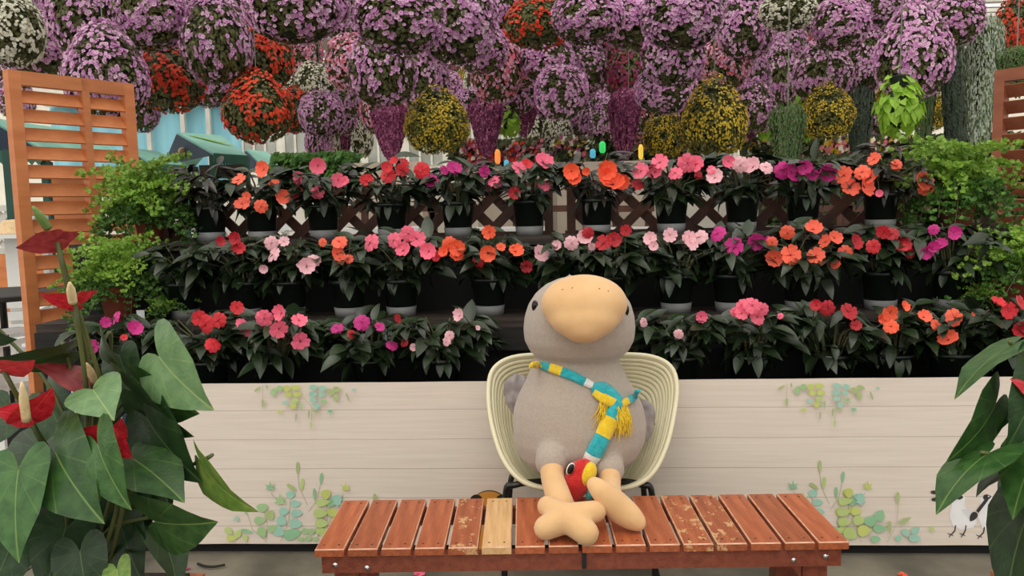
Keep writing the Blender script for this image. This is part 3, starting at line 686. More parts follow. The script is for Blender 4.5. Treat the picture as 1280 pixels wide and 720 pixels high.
# small parrot-coloured toy between the legs
tp = ony(724, 600, 2.45)
toy = thing('knit_parrot', 'small red and yellow parrot toy tucked between the plush legs', 'toy', tp-Vector((0, 0, .06)))
b = MB(); mt = Matrix.Rotation(R(-24), 3, 'Y').transposed(); b.ell(tp+Vector((-.004, 0, 0)), .044, .035, .074, 20, 14, mat=mt); obj('body', b.mesh('body', KM[3], True), toy)
b = MB(); b.ell(tp+Vector((.026, -.012, .022)), .026, .028, .042, 16, 10, mat=mt); obj('cheek_patch', b.mesh('cheek_patch', KM[1], True), toy, None, 'yellow knitted patch')
b = MB(); b.ell(tp+Vector((.040, -.006, -.03)), .015, .026, .036, 16, 10, mat=mt); obj('wing', b.mesh('wing', KM[0], True), toy, None, 'teal knitted wing')
e0 = ony(713, 586, 2.424); b = MB(); b.ell(e0, .012, .006, .021, 14, 8, mat=mt); ew = obj('eye', b.mesh('eye', KM[2], True), toy)
b = MB(); b.ell(e0+Vector((.001, -.004, 0)), .010, .004, .018, 14, 8, mat=mt); obj('pupil', b.mesh('pupil', M_['eye_black'], True), ew)
# orange round-topped board behind the bench
ob = ony(612, 640, 2.86); b = MB(); rr = .068; q = []
for k in range(17): a = PI*k/16; q.append((ob.x+rr*math.cos(a), ony(612, 634, 2.86).z+rr*.9*math.sin(a)))
q = [(ob.x+rr, .002)] + q + [(ob.x-rr, .002)]
for yy in (2.86, 2.872):
    for x, z in q: b.vert((x, yy, z))
n = len(q); b.face(range(n)); b.face([2*n-1-i for i in range(n)], 0)
for i in range(n): b.face((i, n+i, n+(i+1) % n, (i+1) % n), 1)
brd = tag(obj('display_board', b.mesh('display_board', [M_['orange_board'], M_['black_board']])), 'orange round-topped board with black markings standing behind the bench', 'board')
for sx in (-1, 1):
    b = MB(); cx, cz = ob.x+sx*.048, ony(612, 627, 2.86).z; b.ell((cx, 2.859, cz), .026, .002, .028, 14, 8); obj('black_spot', b.mesh('black_spot', M_['black_board']), brd)
# ------------------------------------------------------------------ impatiens
def leaf_mesh(name, mat, W=.30, bend=.35, fold=.14, seg=6):
    b = MB(); row = []
    for i in range(seg+1):
        t = i/seg; w = W*math.sin(PI*min(1, t**.8))**.9*.5 if 0 < t < 1 else 0
        a = bend*t*1.6; x = math.sin(a)/(bend*1.6) if bend else t; z = -(1-math.cos(a))/(bend*1.6) if bend else 0
        row.append((b.vert((x, -w, z+w*fold*2)), b.vert((x, 0, z)), b.vert((x, w, z+w*fold*2))))
    for i in range(seg):
        a, c = row[i], row[i+1]; b.face((a[0], c[0], c[1], a[1])); b.face((a[1], c[1], c[2], a[2]))
    return b.mesh(name, mat, True)
IL = [leaf_mesh('leaf', M_['imp_leaf'], w, bd_, .16) for w, bd_ in ((.40,.35),(.36,.6),(.44,.2))] 
IL2 = [leaf_mesh('leaf', M_['imp_leaf2'], w, bd_, .16) for w, bd_ in ((.28,.35),(.24,.6),(.32,.2))]
def flower_mesh(col, eye, v=0):
    rnd = random.Random(v+hash(col) % 97 if False else v); b = MB(); c0 = b.vert((0, 0, -.06))
    for k in range(5):
        a0 = 2*PI*k/5; wid = [.70, .80, .74][v % 3]; up = [.08, .22, -.10][v % 3]+[.0, .07, -.03, .05, -.05][k]
        ids = []
        for (r, da) in ((.10, -.5), (.60, -wid*.95), (.88, -wid*.78), (1.0, -wid*.42), (.91, 0), (1.0, wid*.42), (.88, wid*.78), (.60, wid*.95), (.10, .5)):
            ids.append(b.vert((r*.5*math.cos(a0+da), r*.5*math.sin(a0+da), up*r*r + .016*(k % 3) + .022*math.sin(da*4))))
        m = b.vert((.6*.5*math.cos(a0), .6*.5*math.sin(a0), up*.3+.02+.012*(k % 3)))
        for i in range(8): b.face((ids[i], ids[i+1], m))
        b.face((ids[8], ids[0], m)); b.face((c0, ids[0], ids[8]))
    n0 = len(b.v); b.ell((0, 0, .03), .035, .035, .03, 8, 4, 1)
    return b.mesh('flower', [M_['fl_'+col], M_[eye]], False)
FM = {c: [flower_mesh(c, 'eye_pale' if c in ('blush',) else 'eye_dark' if c in ('orange', 'coral', 'pink', 'hotpink') else 'fl_'+c, v) for v in range(3)] for c in FC}
b = MB(); b.lathe([(.058,.022),(.0595,.022),(.074,.142),(.084,.144),(.085,.160),(.078,.160),(.072,.140)], 28); POT = b.mesh('pot', M_['pot_black'], True)
b = MB(); b.lathe([(.057,0),(.060,0),(.0655,.042),(.063,.042),(.056,.004)], 28); PBASE = b.mesh('pot_base', M_['pot_grey'], True)
b = MB(); b.lathe([(.002,.138),(.071,.142),(.002,.150)], 18); SOIL = b.mesh('soil', M_['soil'])
TN = {1: 'top', 2: 'middle', 3: 'bottom'}
used = {}
def impatiens(tier, px_, col, flowers, prev, nxt, nleaf=46, bronze=False, spread=1.0, extra=''):
    Y = {1: Y1, 2: Y2, 3: Y3}[tier]; z = {1: Z1, 2: Z2, 3: Z3}[tier]
    base = ony(px_, {1: 291, 2: 388, 3: 500}[tier], Y); base.z = z
    nm = dict(hotpink='hot pink', blush='blush pink').get(col, col)
    if not flowers: lab = 'nearly flowerless impatiens at the end of the %s tier' % TN[tier]
    elif prev is None: lab = '%s impatiens in dark pot on %s tier next to a maidenhair fern' % (nm, TN[tier])
    else: lab = '%s impatiens in dark pot on %s tier between %s and %s' % (nm, TN[tier], prev, nxt)
    t = thing('potted_impatiens', lab, 'potted plant', base, 'impatiens on the %s tier' % TN[tier])
    T = Matrix.Translation(base)
    obj('pot', POT, t, T); obj('pot_base', PBASE, t, T, 'grey base ring'); obj('soil', SOIL, t, T)
    rnd = random.Random(px_*7+tier); cc = base+Vector((0, 0, .155)); b = MB()
    hubs = [cc+Vector((0, 0, .05))]
    for k in range(16):
        a = rnd.uniform(0, 2*PI); r = .17*math.sqrt(rnd.uniform(.04, 1))*spread; h = rnd.uniform(.08, .20)*(1.08-.38*r/.17)+.02
        q = cc+Vector((r*math.cos(a), r*math.sin(a)*(.72 if math.sin(a) < 0 else .35), h)); hubs.append(q)
        b.tube([cc+Vector((r*.25*math.cos(a), r*.25*math.sin(a), -.01)), (cc+q)/2+Vector((0, 0, .02)), q], [.005, .0045, .003], 5, 0, False)
    for k in range(7):
        a = rnd.uniform(0, 2*PI); r = rnd.uniform(.03, .12); hubs.append(cc+Vector((r*math.cos(a), r*math.sin(a)*.7, rnd.uniform(.02, .09))))
    obj('stems', b.mesh('stems', M_['stem'], True), t)
    LM = IL2 if bronze else IL
    for k in range(nleaf):
        hb = hubs[k % len(hubs)]; a = rnd.uniform(0, 2*PI); out = (hb-cc); out.z = 0
        d = Vector((math.cos(a), math.sin(a), rnd.uniform(-.45, .35))) + (out.normalized()*.75 if out.length > .01 else Vector())
        if d.y > 0: d.y *= .3
        L_ = rnd.uniform(.07, .135)
        n = Vector((rnd.uniform(-.4, .4), rnd.uniform(-.7, .1), 1.0))
        p = hb + Vector((0, 0, -rnd.uniform(0, .035))); 
        M = frame(p, d, n) @ Matrix.Diagonal((L_, L_, L_, 1)); o = obj('leaf', LM[rnd.randrange(3)], t, M)
    for k in range(6):       # drooping skirt leaves over the pot rim
        a = R(-90)+rnd.uniform(-1.5, 1.5); d = Vector((math.cos(a)*.8, math.sin(a)*.7, -rnd.uniform(.5, 1.2))); p = cc+Vector((math.cos(a)*.07, math.sin(a)*.06, rnd.uniform(0, .06)))
        L_ = rnd.uniform(.07, .11); obj('leaf', LM[rnd.randrange(3)], t, frame(p, d, Vector((math.cos(a), math.sin(a), .8))) @ Matrix.Diagonal((L_, L_, L_, 1)))
    for i, fl_ in enumerate(flowers):
        fx, fy = fl_[:2]; fc_ = fl_[2] if len(fl_) > 2 else col; sz = fl_[3] if len(fl_) > 3 else 20
        off = abs(fx-px_)/60; p = ony(fx, fy, Y-.155+.06*min(1, off)+rnd.uniform(-.015, .015))
        n = (CP-p).normalized()+Vector((rnd.uniform(-.85, .85), 0, rnd.uniform(-.1, 1.3)))
        s = sz*rnd.uniform(.86, 1.08)*pxm(Y)
        fo = obj('flower', FM[fc_][rnd.randrange(3)], t, frame(p, Vector((rnd.uniform(-1, 1), 0, rnd.uniform(-1, 1))), n) @ Matrix.Diagonal((s, s, s, 1)))
        h = min(hubs, key=lambda q: (q-p).length); b = MB(); b.tube([h, (h+p)/2+Vector((0, 0, .012)), p-n.normalized()*.004], .0018, 4, 0, False); obj('flower_stalk', b.mesh('flower_stalk', M_['stem']), t)
    return t
T1 = [(264,'red',[],1),(328,'coral',[(299,225),(303,255),(308,245,'coral',12),(326,258),(343,231,'coral',14),(355,246),(330,212)],0),
 (405,'pink',[(397,207),(375,223),(397,241),(422,225),(372,241,'crimson',18),(431,226,'pink',14)],0),
 (490,'red',[(458,227),(485,219),(503,212),(505,203,'crimson',14),(493,202,'red',12),(527,213),(483,210,'red',14)],0),
 (573,'magenta',[(538,229),(567,212),(555,213,'magenta',14),(605,214,'magenta',14)],0),
 (662,'hotpink',[(619,226),(648,210),(679,203,'hotpink',24),(658,206,'red',14),(680,231),(643,241,'crimson',18)],0),
 (746,'orange',[(714,214),(719,223),(733,214,'orange',12),(760,213,'orange',24),(767,231,'orange',28),(777,228),(756,219)],1),
 (839,'pink',[(801,214),(819,215),(825,203),(844,216),(859,204,'pink',24),(870,205),(797,230,'crimson',16),(873,219,'crimson',12)],0),
 (927,'blush',[(894,222),(910,202,'hotpink',16),(925,206),(942,208,'blush',22),(958,209),(889,212,'hotpink',13)],0),
 (1003,'magenta',[(979,213,'magenta',24),(990,217,'magenta',22),(1007,210),(1034,216,'magenta',22),(1017,219,'magenta',14)],0),
 (1100,'coral',[(1055,219,'coral',22),(1078,215),(1089,222),(1063,235,'coral',22),(1080,235,'coral',24),(1093,199,'coral',18),(1121,206,'coral',14),(1152,227,'coral',24),(1158,236),(1099,242,'hotpink',9)],1)]
T2 = [(230,'red',[],0),(307,'red',[(298,310),(295,298,'crimson',18),(275,302,'crimson',14)],0),
 (363,'blush',[(339,304),(341,318),(355,302,'blush',14),(383,332),(392,325),(377,333,'blush',14),(330,336,'blush',12)],0),
 (437,'coral',[(424,302),(421,318,'coral',21),(403,303,'coral',11),(436,324,'coral',13)],0),
 (502,'pink',[(463,303,'pink',24),(492,300),(510,292),(521,299,'pink',22),(505,313),(536,314),(546,321,'red',14)],0),
 (612,'orange',[(562,305),(571,310),(555,315,'orange',14),(571,322),(610,317,'orange',24),(611,290),(626,309,'orange',14),(645,315),(597,328,'red',16),(658,333,'crimson',16)],0),
 (694,'blush',[(674,318,'blush',22),(697,307,'blush',15),(714,304),(731,297),(740,308,'blush',12)],0),
 (765,'crimson',[(755,304,'crimson',24),(767,300,'crimson',20),(735,291,'crimson',16),(782,288,'crimson',16)],0),
 (845,'blush',[(813,299),(837,294),(861,297),(863,304),(875,296),(817,308,'blush',12)],0),
 (913,'magenta',[(897,292),(918,309,'magenta',24),(947,302),(958,301,'magenta',14)],0),
 (1001,'coral',[(969,322,'coral',22),(988,319,'coral',24),(1020,320,'coral',22),(984,291),(1017,287,'coral',20),(1032,302),(1043,298),(1057,314),(965,303,'coral',14),(1044,330,'coral',12)],0),
 (1100,'crimson',[(1068,303),(1092,308,'red',18),(1104,290),(1128,304,'red',24),(1115,292,'crimson',16),(1137,316,'crimson',14)],0),
 (1187,'magenta',[(1157,315),(1166,308,'magenta',14),(1176,307),(1167,287,'magenta',14),(1191,291,'magenta',18)],0)]
T3 = [(150,'magenta',[(144,397),(168,411,'magenta',22),(117,434,'magenta',20),(132,403,'magenta',14),(155,422,'red',9)],0),
 (265,'red',[(257,405,'red',24),(273,400,'red',22),(266,431,'red',22),(296,385),(249,398)],0),
 (345,'pink',[(330,398,'pink',24),(348,411,'pink',24),(374,401,'pink',23),(375,427,'hotpink',23),(352,391),(303,405),(310,414,'pink',14)],0),
 (465,'magenta',[(421,410),(452,403),(474,409,'magenta',14),(490,431,'magenta',18),(440,418,'crimson',15),(498,398,'crimson',13),(505,428,'crimson',14)],0),
 (553,'blush',[(575,394,'blush',18),(562,419,'blush',14),(558,427,'blush',13),(517,434,'blush',12),(597,410,'blush',7)],0),
 (850,'blush',[(805,403,'blush',12),(848,418,'blush',13),(876,396,'hotpink',17)],0),
 (935,'pink',[(927,392),(940,382,'pink',22),(930,384),(952,387),(947,397,'pink',20),(919,390,'pink',12)],0),
 (1035,'crimson',[(1060,390,'crimson',22),(1035,385),(1070,407,'crimson',16),(1020,382,'crimson',14),(975,395,'hotpink',9)],0),
 (1112,'orange',[(1112,391,'orange',21),(1114,408,'orange',17),(1100,399,'orange',11),(1130,383,'orange',14)],0),
 (1185,'coral',[(1155,397),(1170,406,'coral',15),(1193,397,'coral',25),(1186,425,'coral',23),(1214,395,'coral',10)],0),
 (1258,'crimson',[(1246,379,'red',20),(1260,388,'red',22),(1275,378,'red',20),(1276,411,'red',20)],0)]
dn = dict(hotpink='hot pink', blush='blush')
for tier, TT in ((1, T1), (2, T2), (3, T3)):
    for i, (x, c, fl_, br) in enumerate(TT):
        pv = TT[i-1] if i > 0 else None; nx_ = TT[i+1] if i < len(TT)-1 else None
        g = lambda q: ('flowerless one' if not q[2] else dn.get(q[1], q[1])+' one')
        impatiens(tier, x, c, fl_, g(pv) if pv and nx_ else None, g(nx_) if pv and nx_ else None, 136, br, 1.05)
# ------------------------------------------------------------------ maidenhair ferns
def frond_mesh(seed, mat):
    """arching rachis along +X (length 1) with alternate side branches of fan leaflets"""
    rnd = random.Random(seed); b = MB(); P = []
    for i in range(9):
        t = i/8; P.append(Vector((t*.80, 0, .34*math.sin(t*PI*.7)-.62*t*t)))
    b.tube(P, .004, 4, 1, False)
    def leaflet(p, d, s):
        d = d.normalized(); n = Vector((rnd.uniform(-1, 1), rnd.uniform(-1, 1), rnd.uniform(.1, 1))).normalized(); d = (d+Vector((0, 0, -.5))); d = (d-n*d.dot(n)).normalized(); sd = d.cross(n).normalized()
        i0 = b.vert(p); q = [p+d*s*.7+sd*s*.55, p+d*s+sd*s*.18, p+d*s-sd*s*.22, p+d*s*.65-sd*s*.55]
        ids = [b.vert(v+Vector((0, 0, -.15*s))) for v in q]; b.face([i0]+ids, 0)
    for i in range(2, 23):
        t = i/22; k = min(int(t*8), 7); p = P[k].lerp(P[k+1], t*8-k); sg = 1 if i % 2 else -1
        L_ = .30*(1-t*.75)*rnd.uniform(.8, 1.15); d = Vector((.55, sg*1.0, rnd.uniform(-.05, .2))).normalized()
        prev = p
        m = max(4, int(L_/.024))
        for j in range(1, m+1):
            q = p + d*L_*j/m + Vector((0, 0, -.25*(L_*j/m)**2*3)); 
            for s2 in (1, -1): leaflet(q, d*.6+d.cross(ZZ)*s2, .046*rnd.uniform(.8, 1.25))
        leaflet(p + d*L_, d, .042)
    return b.mesh('frond', [mat, M_['stem']])
FR = [frond_mesh(i, M_['fern']) for i in range(3)]; FRD = [frond_mesh(i+5, M_['fern_d']) for i in range(3)]
def fern(base, label, R_, H, n, potr=.08, poth=.14, seed=1, flatY=.8, pot_mat='terracotta'):
    t = thing('maidenhair_fern', label, 'potted fern', base); rnd = random.Random(seed)
    b = MB(); b.lathe([(potr*.7, 0), (potr*.95, poth*.82), (potr*1.06, poth*.82), (potr*1.06, poth), (potr*.94, poth), (potr*.9, poth*.86)], 24); obj('pot', b.mesh('pot', M_[pot_mat], True), t, Matrix.Translation(base))
    b = MB(); b.lathe([(.002, poth*.84), (potr*.92, poth*.86), (.002, poth*.9)], 16); obj('soil', b.mesh('soil', M_['soil']), t, Matrix.Translation(base))
    top = base+Vector((0, 0, poth*.9))
    for k in range(n):
        a = 2*PI*(k*.618)+rnd.uniform(-.2, .2); el = 1.35-1.7*((k+.5)/n); L_ = R_*rnd.uniform(.75, 1.1)*(1 if el < .8 else H)
        d = Vector((math.cos(a)*math.cos(el), math.sin(a)*math.cos(el)*flatY, math.sin(el)))
        if d.y > 0: d.y *= .6
        nrm = Vector((-d.x*.4, -d.y*.4-.2, 1)) if el < 1.0 else Vector((-d.x, -d.y-.3, .4))
        mlist = FR if k < n*.62 else FRD
        obj('frond', mlist[rnd.randrange(3)], t, frame(top+Vector((rnd.uniform(-.03, .03), rnd.uniform(-.03, .03), 0)), d, nrm) @ Matrix.Rotation(rnd.uniform(-.4, .4), 4, 'X') @ Matrix.Diagonal((L_, L_, L_, 1)))
def onshelf(px_, tier, dY=0): 
    Y = {1: Y1, 2: Y2, 3: Y3}[tier]+dY; p = ony(px_, {1: 291, 2: 390, 3: 480}[tier], Y); p.z = {1: Z1, 2: Z2, 3: Z3}[tier]; return p
fern(onshelf(188, 1), 'maidenhair fern on top tier touching the orange louvred screen', .34, 1.1, 44, .07, .13, 1)
fern(onshelf(150, 2, -.03), 'maidenhair fern in terracotta pot on middle tier above magenta impatiens', .30, 1.0, 44, .08, .15, 2)
fern(onshelf(206, 2, -.075), 'small trailing maidenhair fern sprig on middle tier beside the white card', .13, .6, 12, .03, .05, 3, pot_mat='pot_black')
fern(onshelf(1195, 1), 'maidenhair fern on top tier beneath the silver trailing plant', .33, 1.25, 50, .08, .13, 4)
fern(onshelf(1262, 2, -.02), 'maidenhair fern in terracotta pot at the magenta end of the middle tier', .31, .9, 40, .085, .15, 5)
fern(onshelf(1222, 2, -.07), 'small round maidenhair fern on middle tier beside terracotta pot', .12, .9, 18, .03, .05, 6, pot_mat='pot_black')
cp_ = ony(175, 381, Y2-.1); b = MB(); b.box((-.017, -.001, -.03), (.017, .001, .02)); tag(obj('plant_card', b.mesh('plant_card', M_['white_card']), None, Matrix.Translation((cp_.x, Y2-.1, Z2+.031))), 'small white card standing on the middle tier', 'card')
# ------------------------------------------------------------------ anthuriums
HO = [(-.10,.03),(-.22,.10),(-.29,.20),(-.28,.31),(-.19,.40),(-.04,.45),(.14,.455),(.33,.41),(.52,.33),(.70,.22),(.85,.11),(.95,.04),(1,0)]
BEND = {}
def heart(name, mat, bend=.25, fold=.15, lobe=1.0, wave=.02, seed=0):
    rnd = random.Random(seed); b = MB(); K = 4; cols = {}
    def zf(x, y): return -bend*max(x, 0)**2*.9 - bend*.6*min(x, 0)**2 + fold*abs(y) - fold*1.1*y*y + wave*math.sin(x*9+seed)*min(1, abs(y)*4)
    mids = [(max(0, x)*1.0 if x > 0 else 0, 0) for x, y in HO]
    for s in (1, -1):
        rows = []
        for i, (x, y) in enumerate(HO):
            mx_ = 0 if i < 5 else (i-4)/(len(HO)-5)
            row = []
            for k in range(K+1):
                t = k/K; xx = mx_*(1-t)+x*t if i < len(HO)-1 else 1; yy = y*t*s*(lobe if x < 0 else 1)
                key = (round(xx, 4), round(yy, 4))
                if key not in cols: cols[key] = b.vert((xx, yy, zf(xx, yy))); b.uv[cols[key]] = (xx, yy)
                row.append(cols[key])
            rows.append(row)
        for i in range(len(rows)-1):
            for k in range(K):
                q = [rows[i][k], rows[i+1][k], rows[i+1][k+1], rows[i][k+1]]; u = []
                for v in q:
                    if v not in u: u.append(v)
                if len(u) > 2: b.face(u if s < 0 else u[::-1])
    me = b.mesh(name, mat, True); BEND[me.name] = bend; return me
HM = {k: [heart('leaf', M_[k], bd_, fo, 1, .018, i) for i, (bd_, fo) in enumerate(((.22, .16), (.38, .22), (.12, .3), (.3, .03)))] for k in ('an_mid', 'an_pale', 'an_dark', 'an_lime')}
SM_ = {k: [heart('spathe', M_[k], bd_, fo, .9, .025, i+7) for i, (bd_, fo) in enumerate(((.1, .05), (.25, .08), (-.2, .06)))] for k in ('spathe', 'spathe_d')}
def place_heart(meshes, v, a, tpx, wpx, Y, Yt, sgn=1, full=.93):
    A = ony(a[0], a[1], Y); T_ = ony(tpx[0], tpx[1], Yt); d = T_-A; L_ = d.length; x = d.normalized()
    view = (CP-A).normalized(); n0 = (view - x*view.dot(x)).normalized(); wr = full*L_; ap = wpx*pxm(Y)
    ang = math.acos(max(.12, min(1, ap/wr))); n = Matrix.Rotation(sgn*ang, 3, x) @ n0
    th = math.atan(.9*BEND.get(meshes[v].name, .2)); xx = x*math.cos(th)+n*math.sin(th); zz = n*math.cos(th)-x*math.sin(th); L_ *= math.cos(th)
    return A, frame(A, xx, zz) @ Matrix.Diagonal((L_, L_, L_, 1)), n
def anthurium(label, base, crown, leaves, flowers, group=None):
    t = thing('anthurium', label, 'potted plant', base)
    b = MB(); pr_ = .17; ph = crown.z-base.z-.06
    b.box((-pr_, -pr_, 0), (pr_, pr_, ph)); pm_ = obj('planter', b.mesh('planter', M_['planter']), t, Matrix.Translation(base))
    b = MB(); b.box((-pr_-.015, -pr_-.015, ph-.03), (pr_+.015, pr_+.015, ph-.0)); obj('planter_rim', b.mesh('planter_rim', M_['planter']), pm_, Matrix.Translation(base))
    b = MB(); b.box((-pr_+.01, -pr_+.01, ph), (pr_-.01, pr_-.01, ph+.012)); obj('soil', b.mesh('soil', M_['soil']), t, Matrix.Translation(base))
    rnd = random.Random(3)
    for i, (mk, v, a, tp_, w, Y, Yt, sg) in enumerate(leaves):
        A, M, n = place_heart(HM[mk], v, a, tp_, w, Y, Yt, sg); lo = obj('leaf', HM[mk][v], t, M)
        c = crown+Vector((rnd.uniform(-.09, .09), rnd.uniform(-.07, .07), -.06)); mid = Vector((c.x*.62+A.x*.38, c.y*.6+A.y*.4+.05, c.z*.35+A.z*.65+.02)); b = MB(); b.tube(crv([c, mid, A-n*.012+Vector((0, .012, 0)), A-n*.002], 5), .004, 6); obj('leaf_stalk', b.mesh('leaf_stalk', M_['an_stem'], True), t)
    for i, (mk, v, a, tp_, w, Y, Yt, sg, spx, skin) in enumerate(flowers):
        A, M, n = place_heart(SM_[mk], v, a, tp_, w, Y, Yt, sg, 1.0); fo = obj('spathe', SM_[mk][v], t, M)
        if spx:
            E_ = ony(spx[0], spx[1], Y-.05); S0 = ony(spx[2], spx[3], Y-.012) if len(spx) > 2 else A; b = MB(); b.tube(crv([S0, S0.lerp(E_, .5), E_], 4), [.0085]*5+[.0078,.006,.0045,.002], 10); obj('spadix', b.mesh('spadix', M_[skin], True), fo, None)
        c = crown+Vector((rnd.uniform(-.06, .06), rnd.uniform(-.05, .05), -.06)); mid = c.lerp(A, .6)+Vector((.02, .03, .0)); b = MB(); b.tube(crv([c, mid, A+Vector((0, .006, -.004))], 6), .0046, 6); obj('flower_stalk', b.mesh('flower_stalk', M_['an_stem'], True), t)
YA = 1.62
LL = [('an_pale',0,(199,446),(268,513),84,1.55,1.48,1),('an_pale',0,(116,487),(143,526),78,1.50,1.42,1),('an_dark',1,(77,442),(-28,446),36,1.58,1.50,-1),
 ('an_mid',2,(184,486),(250,517),52,1.60,1.54,1),('an_dark',0,(150,448),(174,497),52,1.66,1.62,1),('an_dark',2,(166,490),(243,546),44,1.58,1.52,1),
 ('an_dark',0,(183,522),(254,604),76,1.56,1.50,1),('an_mid',0,(167,574),(231,629),88,1.50,1.43,-1),('an_mid',0,(69,565),(131,655),98,1.44,1.36,1),
 ('an_mid',0,(23,588),(24,704),80,1.42,1.36,1),('an_dark',0,(81,663),(52,748),128,1.50,1.42,-1),('an_mid',0,(122,556),(165,638),60,1.40,1.35,1),
 ('an_mid',0,(194,652),(273,652),78,1.48,1.42,1),('an_lime',1,(252,578),(324,640),40,1.50,1.44,1),('an_lime',0,(146,712),(158,760),40,1.42,1.38,1),
 ('an_dark',0,(150,650),(182,735),66,1.58,1.52,1),('an_dark',1,(196,660),(222,745),58,1.60,1.54,-1),('an_dark',1,(128,425),(152,456),22,1.64,1.60,1),
 ('an_dark',1,(-8,420),(22,424),22,1.60,1.6,1),('an_dark',0,(50,560),(20,640),70,1.60,1.54,1),('an_dark',0,(110,620),(130,720),80,1.62,1.56,-1),
 ('an_dark',2,(60,500),(95,570),60,1.66,1.6,1),('an_dark',0,(10,510),(-30,570),60,1.64,1.58,1),('an_dark',1,(165,600),(200,690),60,1.64,1.58,1),('an_dark',0,(10,690),(-20,760),70,1.46,1.42,1),('an_dark',0,(100,690),(118,770),70,1.44,1.42,1),('an_dark',0,(148,585),(182,690),86,1.62,1.58,1),('an_dark',0,(118,640),(150,740),90,1.60,1.56,-1),('an_dark',0,(190,560),(215,640),70,1.64,1.6,1),('an_dark',1,(130,500),(120,570),60,1.66,1.62,1)]
LF = [('spathe_d',1,(69,300),(19,310),34,1.52,1.50,-1,(41,258,60,285),'spadix_g'),('spathe_d',2,(69,300),(101,292),22,1.53,1.55,1,None,None),
 ('spathe',1,(92,378),(49,367),24,1.50,1.48,-1,(87,353,91,377),'spadix'),('spathe',2,(93,377),(123,364),18,1.51,1.55,1,None,None),
 ('spathe',0,(2,462),(44,450),34,1.46,1.44,1,None,None),('spathe',0,(34,522),(66,484),44,1.44,1.43,1,(27,478,33,525),'spadix'),('spathe',0,(33,520),(-8,512),36,1.44,1.42,-1,None,None),
 ('spathe_d',0,(110,480),(40,456),38,1.60,1.54,1,(108,454,118,477),'spadix'),('spathe',0,(141,550),(98,536),38,1.46,1.45,-1,(133,530,141,556),'spadix'),('spathe',0,(142,552),(166,573),30,1.43,1.42,1,None,None),('spathe',0,(140,552),(152,522),34,1.47,1.46,1,None,None)]
cl = ony(95, 720, 1.58); anthurium('large red-flowered anthurium beside the orange louvred screen', Vector((cl.x, 1.60, 0)), Vector((cl.x, 1.60, .56)), LL, LF)
RL = [('an_mid',3,(1266,430),(1193,500),36,1.50,1.46,1),('an_mid',3,(1245,504),(1182,578),46,1.48,1.44,-1),('an_mid',3,(1236,566),(1170,644),58,1.42,1.36,1),
 ('an_mid',0,(1300,555),(1266,650),70,1.40,1.36,1),('an_dark',0,(1300,466),(1256,562),66,1.46,1.42,-1),('an_dark',1,(1258,590),(1220,622),20,1.48,1.46,1),('an_dark',0,(1290,630),(1258,760),80,1.42,1.38,1),
 ('an_mid',0,(1335,430),(1310,520),80,1.52,1.46,1),('an_dark',1,(1262,520),(1228,566),24,1.54,1.50,1),('an_dark',0,(1300,600),(1275,700),80,1.5,1.44,1)]
RL += [(('an_mid', 'an_dark')[i % 2], i % 2, (x, y), (x+dx, y+dy), 90, Y, Y-.06, 1) for i, (x, y, dx, dy, Y) in enumerate(((1345,470,40,90,1.46),(1380,560,50,90,1.42),(1340,600,-10,100,1.40),(1410,480,70,60,1.52),(1375,420,20,90,1.58),(1350,520,-20,95,1.56),(1420,600,60,90,1.50),(1390,650,20,90,1.44),(1330,680,-20,90,1.46),(1360,560,10,100,1.66),(1420,540,50,80,1.68)))]
RF = [('spathe',0,(1292,482),(1262,474),38,1.44,1.42,1,None,None),('spathe',0,(1370,440),(1395,400),44,1.44,1.43,1,(1366,395,1370,442),'spadix')]
cr_ = ony(1238, 713, 1.785); cz_ = cr_.z+.06; cr_.x += .185; anthurium('red-flowered anthurium in planter beside the printed spoonbills', Vector((cr_.x, 1.60, 0)), Vector((cr_.x, 1.60, cz_)), RL, RF)
# fallen petals and a twig
def debris(name, px_, py_, me, label, cat, s, rot=0): return tag(obj(name, me, None, Matrix.Translation(onz(px_, py_, .004)) @ Matrix.Rotation(rot, 4, 'Z') @ Matrix.Diagonal((s, s, s, 1))), label, cat)
b = MB()
for k in range(8): a = 2*PI*k/8; b.vert((.5*math.cos(a), .38*math.sin(a), .05+.1*math.cos(a)))
b.face(range(8)); pet = b.mesh('petal', M_['fl_magenta'])
debris('fallen_petal', 233, 711, pet, 'magenta petal fallen on the paving by the anthurium', 'petal', .03)
debris('fallen_flower', 524, 718, FM['hotpink'][0], 'pink flower head fallen under the bench', 'flower', .045)
debris('fallen_flower', 1128, 719, FM['orange'][0], 'orange flower head fallen beside the bench leg', 'flower', .035)
b = MB(); b.tube(crv([(-.04, .01, .006), (-.01, -.006, .006), (.02, -.008, .006), (.045, .004, .006)], 4), .004, 6); debris('dry_twig', 262, 709, b.mesh('dry_twig', M_['black_wood']), 'dark curled twig lying on the paving', 'twig', 1.3)
# blue information card and dark frame behind the anthurium
ip = ony(128, 520, 2.90); it = thing('sign_stand', 'blue and white card in dark frame behind the anthurium', 'sign', (ip.x, 2.90, 0))
wz0, wz1 = ony(128, 640, 2.9).z, ony(128, 485, 2.9).z; x0, x1 = ony(88, 520, 2.9).x, ony(158, 520, 2.9).x
part_box('card', (x0+.01, 2.898, wz0), (x1-.01, 2.902, wz1), M_['white_card'], it); part_box('printed_panel', (x0+.04, 2.8965, wz0+.2), (x0+.09, 2.8975, wz1-.02), M_['blue_card'], it)
for x in (x0, x1-.012): part_box('frame_post', (x, 2.89, 0), (x+.012, 2.91, wz1+.01), M_['navy'], it)
